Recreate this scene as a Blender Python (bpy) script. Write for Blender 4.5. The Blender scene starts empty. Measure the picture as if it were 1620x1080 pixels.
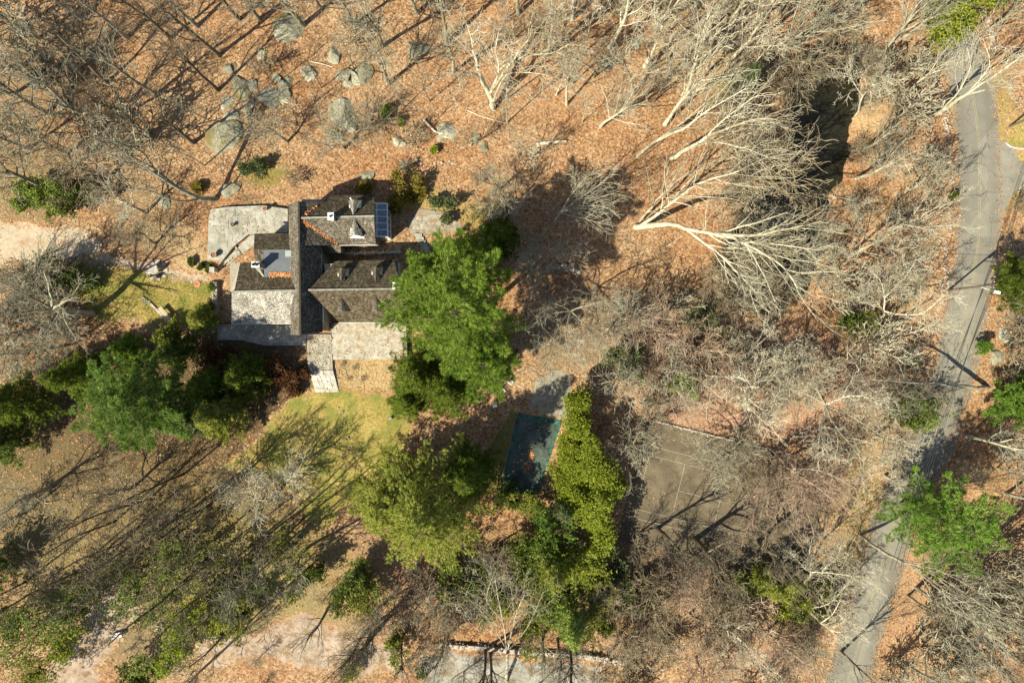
import bpy, math, random
import numpy as np
from mathutils import Vector, Matrix, Quaternion

# ------------------------------------------------------------------ camera, sky, sun, exposure
SC = bpy.context.scene
COL = SC.collection
S = 10.6          # photo pixels per metre on the ground
HC = 102.0        # height of the drone above the ground
def P(px, py, z=0.0):
    k = (HC - z) / HC / S
    return Vector(((px - 810) * k, (540 - py) * k, z))

cam_d = bpy.data.cameras.new('drone_camera')
cam = bpy.data.objects.new('drone_camera', cam_d); COL.objects.link(cam)
cam.location = (0, 0, HC); cam.rotation_euler = (0, 0, 0)
cam_d.sensor_width = 36.0
cam_d.lens = 36.0 * HC / (1620 / S)
cam_d.clip_end = 6000
SC.camera = cam

SUN_EL, SUN_TO = math.radians(45), math.radians(40)      # elevation; direction the shadows fall (from +X, ccw)
W = bpy.data.worlds.new('World'); SC.world = W; W.use_nodes = True
nt = W.node_tree; nt.nodes.clear()
sky = nt.nodes.new('ShaderNodeTexSky'); sky.sky_type = 'NISHITA'; sky.sun_disc = False
sky.sun_elevation = SUN_EL
sx, sy = -math.cos(SUN_TO), -math.sin(SUN_TO)            # towards the sun
sky.sun_rotation = math.atan2(sx, sy)
bg = nt.nodes.new('ShaderNodeBackground'); bg.inputs['Strength'].default_value = 0.074
wo = nt.nodes.new('ShaderNodeOutputWorld')
nt.links.new(sky.outputs[0], bg.inputs[0]); nt.links.new(bg.outputs[0], wo.inputs[0])
sun_d = bpy.data.lights.new('sun', 'SUN'); sun_d.energy = 4.9; sun_d.angle = math.radians(0.5); sun_d.color = (1.0, 0.93, 0.74)
sun = bpy.data.objects.new('sun', sun_d); COL.objects.link(sun)
to_sun = Vector((sx * math.cos(SUN_EL), sy * math.cos(SUN_EL), math.sin(SUN_EL)))
sun.rotation_euler = to_sun.to_track_quat('Z', 'Y').to_euler(); sun.location = to_sun * 200
SC.view_settings.view_transform = 'Standard'; SC.view_settings.look = 'None'
SC.view_settings.gamma = 1.0; SC.view_settings.use_curve_mapping = False
SC.view_settings.exposure = 1.12

# ------------------------------------------------------------------ helpers
rnd = random.Random(7)
NR = np.random.RandomState(11)

def tag(o, label=None, cat=None, group=None, kind=None):
    if label: o['label'] = label
    if cat: o['category'] = cat
    if group: o['group'] = group
    if kind: o['kind'] = kind
    return o

def link(name, data, parent=None, loc=None):
    o = bpy.data.objects.new(name, data); COL.objects.link(o)
    if parent is not None: o.parent = parent
    if loc is not None: o.location = loc
    return o

def empty(name, loc, label, cat, group=None):
    o = link(name, None, loc=loc); o.empty_display_size = 0.5
    return tag(o, label, cat, group)

def mesh_np(name, V, F, mat=None, smooth=False, attr=None, uv=None):
    """V (n,3); F (m,k) one polygon size."""
    V = np.asarray(V, dtype=np.float32); F = np.asarray(F, dtype=np.int32)
    me = bpy.data.meshes.new(name)
    k = F.shape[1]; m = F.shape[0]
    me.vertices.add(len(V)); me.vertices.foreach_set('co', V.ravel())
    me.loops.add(m * k); me.loops.foreach_set('vertex_index', F.ravel())
    me.polygons.add(m)
    me.polygons.foreach_set('loop_start', np.arange(0, m * k, k, dtype=np.int32))
    me.polygons.foreach_set('use_smooth', np.full(m, smooth, dtype=bool))
    me.update(calc_edges=True)
    if attr:
        for an, (typ, data) in attr.items():
            a = me.attributes.new(an, typ, 'POINT')
            a.data.foreach_set('value' if typ == 'FLOAT' else 'color', np.asarray(data, dtype=np.float32).ravel())
    if mat: me.materials.append(mat)
    return me

class MB:
    """collects boxes, polygons, prisms -> one mesh"""
    def __init__(s): s.v = []; s.f = []; s.uv = {}
    def poly(s, pts, uvs=None):
        b = len(s.v); s.v += [tuple(p) for p in pts]; s.f.append(tuple(range(b, b + len(pts))))
        if uvs: s.uv[len(s.f) - 1] = uvs
    def box(s, c, size, rz=0.0, top=1.0):
        cx, cy, cz = c; hx, hy, hz = size[0] / 2, size[1] / 2, size[2] / 2
        ca, sa = math.cos(rz), math.sin(rz); b = len(s.v)
        for z, k in ((-hz, 1.0), (hz, top)):
            for x, y in ((-hx, -hy), (hx, -hy), (hx, hy), (-hx, hy)):
                x *= k; y *= k
                s.v.append((cx + x * ca - y * sa, cy + x * sa + y * ca, cz + z))
        for q in ((3, 2, 1, 0), (4, 5, 6, 7), (0, 1, 5, 4), (1, 2, 6, 5), (2, 3, 7, 6), (3, 0, 4, 7)):
            s.f.append(tuple(b + i for i in q))
    def prism(s, pts, z0, z1):
        n = len(pts); b = len(s.v)
        a = sum(pts[i][0] * pts[(i + 1) % n][1] - pts[(i + 1) % n][0] * pts[i][1] for i in range(n))
        if a < 0: pts = pts[::-1]
        s.v += [(p[0], p[1], z0) for p in pts] + [(p[0], p[1], z1) for p in pts]
        s.f.append(tuple(range(b + n - 1, b - 1, -1))); s.f.append(tuple(range(b + n, b + 2 * n)))
        for i in range(n):
            j = (i + 1) % n; s.f.append((b + i, b + j, b + n + j, b + n + i))
    def slab(s, pts, t):
        """polygon with 3-D corners (seen from above) thickened downwards"""
        pts = [Vector(p) for p in pts]; n = len(pts)
        a = sum(pts[i].x * pts[(i + 1) % n].y - pts[(i + 1) % n].x * pts[i].y for i in range(n))
        if a < 0: pts = pts[::-1]
        b = len(s.v); s.v += [tuple(p) for p in pts] + [(p.x, p.y, p.z - t) for p in pts]
        s.f.append(tuple(range(b, b + n))); s.f.append(tuple(range(b + 2 * n - 1, b + n - 1, -1)))
        for i in range(n):
            j = (i + 1) % n; s.f.append((b + j, b + i, b + n + i, b + n + j))
    def bar(s, a, b_, w, h=None):
        a = Vector(a); b_ = Vector(b_); h = h or w
        d = (b_ - a); L = d.length; d = d / L
        u = d.cross(Vector((0, 0, 1)))
        u = Vector((1, 0, 0)) if u.length < 1e-4 else u.normalized()
        v = u.cross(d); i0 = len(s.v)
        for p in (a, b_):
            for x, y in ((-1, -1), (1, -1), (1, 1), (-1, 1)):
                s.v.append(tuple(p + u * (x * w / 2) + v * (y * h / 2)))
        for q in ((3, 2, 1, 0), (4, 5, 6, 7), (0, 1, 5, 4), (1, 2, 6, 5), (2, 3, 7, 6), (3, 0, 4, 7)):
            s.f.append(tuple(i0 + i for i in q))
    def lathe(s, c, prof, n=12):
        b = len(s.v)
        for r, z in prof:
            for i in range(n):
                a = 2 * math.pi * i / n; s.v.append((c[0] + r * math.cos(a), c[1] + r * math.sin(a), c[2] + z))
        for k in range(len(prof) - 1):
            for i in range(n):
                j = (i + 1) % n; s.f.append((b + k * n + i, b + k * n + j, b + (k + 1) * n + j, b + (k + 1) * n + i))
        s.f.append(tuple(b + (len(prof) - 1) * n + i for i in range(n)))
        s.f.append(tuple(b + i for i in reversed(range(n))))
    def mesh(s, name, mat):
        me = bpy.data.meshes.new(name); me.from_pydata(s.v, [], s.f)
        if s.uv:
            ul = me.uv_layers.new(name='UVMap')
            for fi, uvs in s.uv.items():
                p = me.polygons[fi]
                for li, uv in zip(p.loop_indices, uvs): ul.data[li].uv = uv
        if mat: me.materials.append(mat)
        me.update(); return me
    def build(s, name, mat, parent=None): return link(name, s.mesh(name, mat), parent)

def tubes(polys, kmin=3):
    """polylines [(pts, radii)] -> V, quads. vectorised by (points, sides)"""
    groups = {}
    for pts, rad in polys:
        r = rad[0]; k = 3 if r < 0.05 else (4 if r < 0.09 else (6 if r < 0.2 else 9))
        groups.setdefault((len(pts), max(k, kmin)), []).append((pts, rad))
    Vs, Fs, off = [], [], 0
    for (n, k), lst in groups.items():
        A = np.array([l[0] for l in lst], dtype=np.float64)          # m,n,3
        R = np.array([l[1] for l in lst], dtype=np.float64)          # m,n
        T = np.empty_like(A); T[:, 1:-1] = A[:, 2:] - A[:, :-2]; T[:, 0] = A[:, 1] - A[:, 0]; T[:, -1] = A[:, -1] - A[:, -2]
        T /= np.linalg.norm(T, axis=2, keepdims=True) + 1e-9
        m0 = A[:, -1] - A[:, 0]
        ref = np.where(np.abs(m0[:, 2:3]) > 0.9 * np.linalg.norm(m0, axis=1, keepdims=True), np.array([[1.0, 0, 0]]), np.array([[0, 0, 1.0]]))
        U = np.cross(T, ref[:, None, :]); U /= np.linalg.norm(U, axis=2, keepdims=True) + 1e-9
        Wv = np.cross(T, U)
        ang = np.arange(k) * 2 * math.pi / k
        ring = A[:, :, None, :] + R[:, :, None, None] * (np.cos(ang)[None, None, :, None] * U[:, :, None, :] + np.sin(ang)[None, None, :, None] * Wv[:, :, None, :])
        m = len(lst); Vs.append(ring.reshape(-1, 3))
        idx = off + np.arange(m * n * k).reshape(m, n, k)
        a = idx[:, :-1, :]; b = np.roll(a, -1, axis=2); c = idx[:, 1:, :]; d = np.roll(c, -1, axis=2)
        Fs.append(np.stack([a, b, d, c], axis=-1).reshape(-1, 4)); off += m * n * k
    return np.concatenate(Vs), np.concatenate(Fs)

# ---- value noise in numpy (terrain, ragged edges)
_TAB = NR.rand(256, 256)
def vnoise(x, y):
    xi = np.floor(x).astype(int); yi = np.floor(y).astype(int); fx = x - xi; fy = y - yi
    fx = fx * fx * (3 - 2 * fx); fy = fy * fy * (3 - 2 * fy)
    g = lambda a, b: _TAB[a & 255, b & 255]
    return (g(xi, yi) * (1 - fx) + g(xi + 1, yi) * fx) * (1 - fy) + (g(xi, yi + 1) * (1 - fx) + g(xi + 1, yi + 1) * fx) * fy
def fbm(x, y, o=4):
    s = 0; a = 0.5
    for i in range(o): s = s + a * vnoise(x * 2 ** i + 17.3 * i, y * 2 ** i + 5.1 * i); a *= 0.5
    return s
def sdist(x, y, poly):
    """signed distance to a polygon, + inside"""
    d2 = np.full(x.shape, 1e18); ins = np.zeros(x.shape, bool); n = len(poly)
    for i in range(n):
        x0, y0 = poly[i][:2]; x1, y1 = poly[(i + 1) % n][:2]
        ex, ey = x1 - x0, y1 - y0
        t = np.clip(((x - x0) * ex + (y - y0) * ey) / (ex * ex + ey * ey + 1e-12), 0, 1)
        d2 = np.minimum(d2, (x - x0 - t * ex) ** 2 + (y - y0 - t * ey) ** 2)
        c = ((y0 > y) != (y1 > y)) & (x < (x1 - x0) * (y - y0) / (y1 - y0 + 1e-12) + x0)
        ins ^= c
    d = np.sqrt(d2); return np.where(ins, d, -d)
def W2(poly): return [tuple(P(a, b)[:2]) for a, b in poly]

POND = W2([(1268,82),(1300,62),(1335,58),(1376,76),(1374,112),(1360,145),(1356,200),(1342,262),(1322,305),(1314,360),(1300,420),(1276,465),(1236,496),(1180,494),(1148,462),(1132,420),(1152,362),(1185,322),(1232,284),(1246,205),(1250,140)])
FLAT = [W2([(1005,640),(1340,720),(1300,900),(960,870)]), W2([(800,560),(930,580),(890,800),(770,800)]), W2([(320,290),(700,290),(700,660),(320,650)])]
ROADC = [(1395,-420),(1430,-200),(1470,-60),(1507,50),(1530,110),(1545,200),(1549,290),(1547,380),(1536,450),(1523,520),(1508,590),(1487,660),(1459,725),(1428,790),(1404,860),(1384,930),(1362,1005),(1340,1080),(1312,1170),(1270,1330)]
def smooth_line(pts, n=6):
    out = []
    for i in range(len(pts) - 1):
        p0 = pts[max(i - 1, 0)]; p1 = pts[i]; p2 = pts[i + 1]; p3 = pts[min(i + 2, len(pts) - 1)]
        for j in range(n):
            t = j / n
            out.append(tuple(0.5 * (2 * b + (c - a) * t + (2 * a - 5 * b + 4 * c - d) * t * t + (3 * b - a - 3 * c + d) * t ** 3) for a, b, c, d in zip(p0, p1, p2, p3)))
    out.append(tuple(pts[-1])); return out
ROADW = W2(smooth_line(ROADC, 14))
ROADL = ROADW[::7] + [ROADW[-1]]
def line_dist(x, y, pts):
    d2 = np.full(x.shape, 1e18)
    for (x0, y0), (x1, y1) in zip(pts[:-1], pts[1:]):
        ex, ey = x1 - x0, y1 - y0
        t = np.clip(((x - x0) * ex + (y - y0) * ey) / (ex * ex + ey * ey + 1e-12), 0, 1)
        d2 = np.minimum(d2, (x - x0 - t * ex) ** 2 + (y - y0 - t * ey) ** 2)
    return np.sqrt(d2)
def hgt(x, y):
    x = np.asarray(x, float); y = np.asarray(y, float)
    h = 0.9 * (fbm(x * 0.06 + 40, y * 0.06 + 40, 3) - 0.44) + 0.30 * (fbm(x * 0.35 + 9, y * 0.35 + 3, 3) - 0.44)
    w = np.clip((line_dist(x, y, ROADL) - 4.2) / 4.0, 0, 1)
    for f in FLAT: w = np.minimum(w, np.clip(-sdist(x, y, f) / 4.0, 0, 1))
    h = h * w
    d = sdist(x, y, POND) + 3.2 * (fbm(x * 0.45 + 70, y * 0.45 + 20, 4) - 0.47); t = np.clip((d + 1.0) / 2.2, 0, 1); t = t * t * (3 - 2 * t)
    return h * (1 - t) - 1.7 * t
def hz(x, y): return float(hgt(np.array([x]), np.array([y]))[0])
def G(px, py, dz=0.0):
    p = P(px, py); return Vector((p.x, p.y, hz(p.x, p.y) + dz))
# ------------------------------------------------------------------ materials
class N:
    def __init__(s, name, rough=0.9, spec=0.2):
        s.m = bpy.data.materials.new(name); s.m.use_nodes = True; s.t = s.m.node_tree
        s.b = s.t.nodes['Principled BSDF']; s.b.inputs['Roughness'].default_value = rough
        s.b.inputs['Specular IOR Level'].default_value = spec
    def n(s, typ, **kw):
        x = s.t.nodes.new(typ)
        for k, v in kw.items(): setattr(x, k, v)
        return x
    def l(s, a, b): s.t.links.new(a, b)
    def noise(s, scale, detail=4, rough=0.6, vec=None, dim=None):
        x = s.n('ShaderNodeTexNoise'); x.inputs['Scale'].default_value = scale; x.inputs['Detail'].default_value = detail; x.inputs['Roughness'].default_value = rough
        s.l(vec if vec is not None else s.co(), x.inputs['Vector']); return x.outputs['Fac']
    def co(s, which='Object'):
        if not hasattr(s, '_c'): s._c = s.n('ShaderNodeTexCoord')
        return s._c.outputs[which]
    def ramp(s, fac, stops, interp='LINEAR'):
        x = s.n('ShaderNodeValToRGB'); r = x.color_ramp; r.interpolation = interp
        while len(r.elements) < len(stops): r.elements.new(0.5)
        for e, (p, c) in zip(r.elements, stops): e.position = p; e.color = (*c, 1) if len(c) == 3 else c
        s.l(fac, x.inputs[0]); return x.outputs[0]
    def mix(s, fac, a, b, typ='MIX'):
        x = s.n('ShaderNodeMix', data_type='RGBA', blend_type=typ)
        for v, i in ((fac, 0), (a, 6), (b, 7)):
            if isinstance(v, (int, float)): x.inputs[i].default_value = v
            elif isinstance(v, tuple): x.inputs[i].default_value = (*v, 1)
            else: s.l(v, x.inputs[i])
        return x.outputs[2]
    def math(s, op, a, b=0.0, clamp=False):
        x = s.n('ShaderNodeMath', operation=op, use_clamp=clamp)
        for v, i in ((a, 0), (b, 1)):
            if isinstance(v, (int, float)): x.inputs[i].default_value = v
            else: s.l(v, x.inputs[i])
        return x.outputs[0]
    def attr(s, name, out='Fac'):
        x = s.n('ShaderNodeAttribute', attribute_name=name); return x.outputs[out]
    def rng(s, fac, a, b, c=0.0, d=1.0):
        x = s.n('ShaderNodeMapRange'); s.l(fac, x.inputs[0])
        for i, v in enumerate((a, b, c, d)): x.inputs[i + 1].default_value = v
        return x.outputs[0]
    def bump(s, h, strength=0.4, dist=0.1):
        x = s.n('ShaderNodeBump'); x.inputs['Strength'].default_value = strength; x.inputs['Distance'].default_value = dist
        s.l(h, x.inputs['Height']); s.l(x.outputs[0], s.b.inputs['Normal'])
    def col(s, c):
        if isinstance(c, tuple): s.b.inputs['Base Color'].default_value = (*c, 1)
        else: s.l(c, s.b.inputs['Base Color'])
        return s

def litter_color(n, pale=False):
    """leaf litter: brown oak leaves, tan and pale ones, dark soil between"""
    co = n.co()
    vo = n.n('ShaderNodeTexVoronoi'); vo.inputs['Scale'].default_value = 4.2; vo.inputs['Randomness'].default_value = 1.0; n.l(co, vo.inputs['Vector'])
    sep = n.n('ShaderNodeSeparateColor'); n.l(vo.outputs['Color'], sep.inputs[0])
    f1 = n.noise(2.6, 6, 0.75); f0 = n.noise(0.33, 5, 0.6)
    k = n.math('ADD', n.math('MULTIPLY', sep.outputs[0], 0.34), n.math('MULTIPLY', f1, 0.66))
    k = n.math('ADD', k, n.math('MULTIPLY', n.math('SUBTRACT', f0, 0.5), 0.35))
    c = n.ramp(k, [(0.20, (0.07, 0.033, 0.015)), (0.33, (0.17, 0.078, 0.032)), (0.45, (0.265, 0.140, 0.066)), (0.60, (0.335, 0.198, 0.105)), (0.78, (0.46, 0.33, 0.21))])
    big = n.noise(0.055, 4, 0.55)
    c = n.mix(n.rng(big, 0.40, 0.60, 0, 0.75), c, n.ramp(k, [(0.2, (0.07, 0.048, 0.028)), (0.45, (0.27, 0.175, 0.095)), (0.62, (0.40, 0.285, 0.165)), (0.8, (0.50, 0.39, 0.26))]))
    soil = n.noise(0.21, 6, 0.7)
    c = n.mix(n.rng(soil, 0.56, 0.68, 0, 0.6), c, n.ramp(k, [(0.25, (0.045, 0.030, 0.017)), (0.6, (0.17, 0.115, 0.062))]))
    pale = n.noise(0.5, 6, 0.75)
    c = n.mix(n.rng(pale, 0.58, 0.74, 0, 0.5), c, (0.46, 0.36, 0.24))
    return c, k

def M_ground():
    n = N('leaf_litter_ground', 0.95, 0.03)
    c, k = litter_color(n)
    tint = n.attr('tint', 'Color'); w = n.attr('tintw')
    ed = n.noise(0.9, 5, 0.7)
    w2 = n.rng(n.math('ADD', w, n.math('MULTIPLY', n.math('SUBTRACT', ed, 0.5), 1.1)), 0.32, 0.68)
    w2 = n.math('MULTIPLY', w2, n.rng(w, 0.0, 0.15))
    sp = n.ramp(n.noise(3.2, 6, 0.8), [(0.25, (0.42, 0.42, 0.42)), (0.5, (1, 1, 1)), (0.75, (1.5, 1.5, 1.45))])
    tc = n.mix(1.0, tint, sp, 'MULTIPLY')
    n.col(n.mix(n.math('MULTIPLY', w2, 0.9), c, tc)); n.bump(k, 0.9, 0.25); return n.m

def M_sheet(name, ramp, scale=3.0, edge_w=0.9, rough=0.95, extra=None, bump=0.5):
    """a drape with its own colour whose ragged edge runs out into the litter"""
    n = N(name, rough, 0.1)
    lc, k = litter_color(n)
    s = n.math('ADD', n.math('MULTIPLY', n.noise(scale, 6, 0.75), 0.7), n.math('MULTIPLY', n.noise(0.25, 4, 0.6), 0.3))
    c = n.ramp(s, ramp)
    if extra:
        f = n.rng(n.noise(extra[1], 5, 0.65), extra[2], extra[3]); c = n.mix(f, c, extra[0])
    e = n.attr('edge')
    e = n.math('ADD', e, n.math('MULTIPLY', n.math('SUBTRACT', n.noise(1.1, 6, 0.75), 0.5), 3.2))
    f = n.rng(e, 0.0, edge_w)
    n.col(n.mix(f, lc, c)); n.bump(s, bump, 0.12); return n.m

def M_bark(name, c0, c1, c2):
    n = N(name, 0.95, 0.04)
    f = n.noise(1.3, 5, 0.7)
    oi = n.n('ShaderNodeObjectInfo')
    f = n.math('ADD', f, n.math('MULTIPLY', n.math('SUBTRACT', oi.outputs['Random'], 0.5), 0.22))
    n.col(n.ramp(f, [(0.3, c0), (0.5, c1), (0.7, c2)])); return n.m

def M_leaf(name, dark, mid, light, transl=0.48, rough=0.6):
    n = N(name, 0.9, 0.04)
    v = n.attr('v')
    oi = n.n('ShaderNodeObjectInfo')
    f = n.math('ADD', v, n.math('MULTIPLY', n.math('SUBTRACT', oi.outputs['Random'], 0.5), 0.15))
    c = n.ramp(f, [(0.1, dark), (0.5, mid), (0.92, light)])
    n.col(c)
    tr = n.n('ShaderNodeBsdfTranslucent'); n.l(c, tr.inputs[0])
    mx = n.n('ShaderNodeMixShader'); mx.inputs[0].default_value = transl
    n.l(n.b.outputs[0], mx.inputs[1]); n.l(tr.outputs[0], mx.inputs[2])
    n.l(mx.outputs[0], n.t.nodes['Material Output'].inputs[0]); return n.m

def M_stone(name, ramp, scale=1.2, moss=None, rough=0.9, bump=0.6, bd=0.08):
    n = N(name, rough, 0.05)
    f = n.math('ADD', n.math('MULTIPLY', n.noise(scale, 6, 0.7), 0.6), n.math('MULTIPLY', n.noise(scale * 5, 5, 0.7), 0.4))
    oi = n.n('ShaderNodeObjectInfo')
    f = n.math('ADD', f, n.math('MULTIPLY', n.math('SUBTRACT', oi.outputs['Random'], 0.5), 0.12))
    c = n.ramp(f, ramp)
    if moss: c = n.mix(n.rng(n.noise(0.8, 5, 0.65), moss[1], moss[2]), c, moss[0])
    n.col(c); n.bump(f, bump, bd); return n.m

def M_shingle(name, ramp, lichen, lo, hi, streak=0.0):
    """wood shingles: joints between the lapped courses, weathering, pale lichen"""
    n = N(name, 0.95, 0.04)
    uv = n.n('ShaderNodeUVMap').outputs[0]
    br = n.n('ShaderNodeTexBrick', offset=0.5, squash=1.0)
    br.inputs['Scale'].default_value = 1.0; br.inputs['Mortar Size'].default_value = 0.018; br.inputs['Brick Width'].default_value = 0.26; br.inputs['Row Height'].default_value = 0.28
    br.inputs['Color1'].default_value = (0, 0, 0, 1); br.inputs['Color2'].default_value = (1, 1, 1, 1); br.inputs['Mortar'].default_value = (0.2, 0.2, 0.2, 1); br.inputs['Bias'].default_value = 0.0
    n.l(uv, br.inputs['Vector'])
    f = n.math('ADD', n.math('MULTIPLY', br.outputs[0], 0.30), n.math('MULTIPLY', n.noise(2.2, 6, 0.75, uv), 0.55))
    f = n.math('ADD', f, n.math('MULTIPLY', n.noise(0.35, 4, 0.6, uv), 0.25))
    c = n.ramp(f, ramp)
    li = n.noise(3.4, 6, 0.8, uv); lb = n.noise(0.45, 3, 0.6, uv)
    k = n.rng(n.math('ADD', li, n.math('MULTIPLY', n.math('SUBTRACT', lb, 0.5), 0.5)), lo, hi)
    c = n.mix(k, c, lichen)
    mo = n.rng(n.noise(0.5, 5, 0.7, uv), 0.52, 0.7, 0, 0.45)
    c = n.mix(mo, c, (0.085, 0.068, 0.028))
    c = n.mix(n.math('MULTIPLY', br.outputs['Fac'], 0.7), c, (0.03, 0.025, 0.02))
    n.col(c); n.bump(f, 0.5, 0.05); return n.m

def M_plain(name, c, rough=0.7, spec=0.3, var=0.15, metal=0.0):
    n = N(name, rough, spec); n.b.inputs['Metallic'].default_value = metal
    f = n.noise(3.0, 5, 0.7)
    n.col(n.ramp(f, [(0.3, tuple(x * (1 - var) for x in c)), (0.7, tuple(min(1, x * (1 + var)) for x in c))])); return n.m

MAT = {}
MAT['ground'] = M_ground()
MAT['lawn'] = M_sheet('lawn_grass', [(0.28, (0.10, 0.075, 0.022)), (0.45, (0.25, 0.19, 0.055)), (0.6, (0.36, 0.28, 0.095)), (0.76, (0.46, 0.38, 0.18))], 2.6, extra=((0.17, 0.17, 0.04), 0.3, 0.44, 0.58))
MAT['driveway'] = M_sheet('driveway_gravel', [(0.25, (0.20, 0.15, 0.095)), (0.5, (0.36, 0.295, 0.21)), (0.75, (0.48, 0.41, 0.31))], 2.0, edge_w=0.6, extra=((0.30, 0.20, 0.11), 0.45, 0.56, 0.68))
MAT['lane'] = M_sheet('lane_dirt', [(0.25, (0.15, 0.11, 0.075)), (0.5, (0.31, 0.24, 0.18)), (0.75, (0.44, 0.37, 0.29))], 2.0, extra=((0.20, 0.13, 0.07), 0.7, 0.5, 0.62))
MAT['gravel'] = M_sheet('grey_gravel', [(0.25, (0.13, 0.12, 0.10)), (0.5, (0.27, 0.26, 0.22)), (0.75, (0.44, 0.42, 0.37))], 3.2, extra=((0.17, 0.13, 0.08), 0.6, 0.47, 0.6))
MAT['berm'] = M_sheet('berm_leaves', [(0.25, (0.16, 0.10, 0.05)), (0.5, (0.36, 0.22, 0.12)), (0.75, (0.50, 0.34, 0.20))], 2.2)
MAT['moss'] = M_sheet('moss_bank', [(0.25, (0.10, 0.14, 0.02)), (0.5, (0.22, 0.27, 0.045)), (0.75, (0.34, 0.38, 0.10))], 2.2, edge_w=0.5)

def M_asphalt(name, a, b, c, crack=True):
    n = N(name, 0.9, 0.2)
    mp = n.n('ShaderNodeMapping'); mp.inputs['Scale'].default_value = (1, 1, 1); n.l(n.co(), mp.inputs[0])
    f = n.math('ADD', n.math('MULTIPLY', n.noise(0.35, 5, 0.6), 0.55), n.math('MULTIPLY', n.noise(6.0, 4, 0.8), 0.45))
    col = n.ramp(f, [(0.32, a), (0.5, b), (0.68, c)])
    st = n.attr('across')                                    # worn wheel tracks along the road
    w = n.n('ShaderNodeMath', operation='SINE'); n.l(n.math('MULTIPLY', st, 9.5), w.inputs[0])
    col = n.mix(n.rng(n.math('ADD', w.outputs[0], n.math('MULTIPLY', n.noise(0.5, 4), 0.8)), 0.5, 1.6, 0, 0.5), col, tuple(x * 0.62 for x in b))
    pa = n.n('ShaderNodeTexVoronoi'); pa.inputs['Scale'].default_value = 0.16; n.l(n.co(), pa.inputs['Vector']); ps = n.n('ShaderNodeSeparateColor'); n.l(pa.outputs['Color'], ps.inputs[0])
    col = n.mix(n.rng(ps.outputs[0], 0.72, 0.74, 0, 0.4), col, tuple(x * 0.6 for x in b))
    if crack:
        vo = n.n('ShaderNodeTexVoronoi', feature='DISTANCE_TO_EDGE'); vo.inputs['Scale'].default_value = 0.22
        nv = n.n('ShaderNodeTexNoise'); nv.inputs['Scale'].default_value = 0.8; nv.inputs['Detail'].default_value = 4
        vm = n.n('ShaderNodeVectorMath', operation='MULTIPLY_ADD'); n.l(n.co(), nv.inputs['Vector']); n.l(nv.outputs['Color'], vm.inputs[0]); vm.inputs[1].default_value = (1.6, 1.6, 1.6); n.l(n.co(), vm.inputs[2])
        n.l(vm.outputs[0], vo.inputs['Vector'])
        col = n.mix(n.rng(vo.outputs['Distance'], 0.0, 0.012, 0.6, 0.0), col, tuple(x * 0.35 for x in a))
    lv = n.rng(n.noise(1.4, 6, 0.8), 0.60, 0.68, 0, 0.6)
    col = n.mix(lv, col, (0.20, 0.12, 0.06))
    n.col(col); n.bump(f, 0.25, 0.03); return n.m
MAT['road'] = M_asphalt('road_asphalt', (0.15, 0.14, 0.112), (0.20, 0.188, 0.15), (0.245, 0.23, 0.185))
MAT['court'] = M_asphalt('court_asphalt', (0.055, 0.045, 0.030), (0.115, 0.092, 0.060), (0.195, 0.160, 0.098))
MAT['yellow'] = M_plain('worn_yellow_paint', (0.26, 0.22, 0.13), 0.8, 0.2, 0.4)
MAT['white_line'] = M_plain('worn_white_paint', (0.29, 0.275, 0.23), 0.8, 0.2, 0.5)

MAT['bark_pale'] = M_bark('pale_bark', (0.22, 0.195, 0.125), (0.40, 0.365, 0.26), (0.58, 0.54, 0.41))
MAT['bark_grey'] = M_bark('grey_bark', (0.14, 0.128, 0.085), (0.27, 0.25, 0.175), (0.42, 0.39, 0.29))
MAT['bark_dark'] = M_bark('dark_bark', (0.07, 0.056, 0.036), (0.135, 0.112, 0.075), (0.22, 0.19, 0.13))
MAT['bark_brown'] = M_bark('brown_twig_bark', (0.13, 0.10, 0.06), (0.24, 0.195, 0.125), (0.37, 0.315, 0.21))
MAT['bark_pink'] = M_bark('reddish_twig_bark', (0.20, 0.135, 0.09), (0.33, 0.235, 0.165), (0.46, 0.36, 0.26))
MAT['pine'] = M_leaf('pine_needles', (0.045, 0.085, 0.012), (0.145, 0.225, 0.026), (0.30, 0.38, 0.08))
MAT['pine_blue'] = M_leaf('blue_green_needles', (0.045, 0.088, 0.016), (0.145, 0.225, 0.040), (0.29, 0.38, 0.11))
MAT['hemlock'] = M_leaf('hemlock_needles', (0.038, 0.062, 0.008), (0.110, 0.155, 0.018), (0.23, 0.27, 0.050))
MAT['olive'] = M_leaf('olive_needles', (0.085, 0.105, 0.014), (0.240, 0.270, 0.042), (0.43, 0.44, 0.12))
MAT['bright'] = M_leaf('bright_needles', (0.055, 0.120, 0.016), (0.150, 0.265, 0.036), (0.28, 0.40, 0.085))
MAT['hedge'] = M_leaf('yellow_green_leaves', (0.085, 0.120, 0.010), (0.29, 0.345, 0.035), (0.52, 0.55, 0.11))
MAT['holly'] = M_leaf('dark_green_leaves', (0.032, 0.050, 0.010), (0.088, 0.125, 0.020), (0.19, 0.23, 0.055), 0.25, 0.45)
MAT['ivy'] = M_leaf('mid_green_leaves', (0.070, 0.110, 0.018), (0.195, 0.260, 0.044), (0.36, 0.42, 0.12), 0.3, 0.5)
MAT['yellow_leaf'] = M_leaf('yellow_leaves', (0.12, 0.09, 0.018), (0.30, 0.25, 0.045), (0.46, 0.40, 0.10))
MAT['soft'] = M_leaf('grey_green_needles', (0.06, 0.08, 0.03), (0.15, 0.185, 0.075), (0.26, 0.30, 0.15))
MAT['russet'] = M_leaf('russet_leaves', (0.06, 0.030, 0.014), (0.16, 0.075, 0.035), (0.27, 0.15, 0.07))

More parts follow.
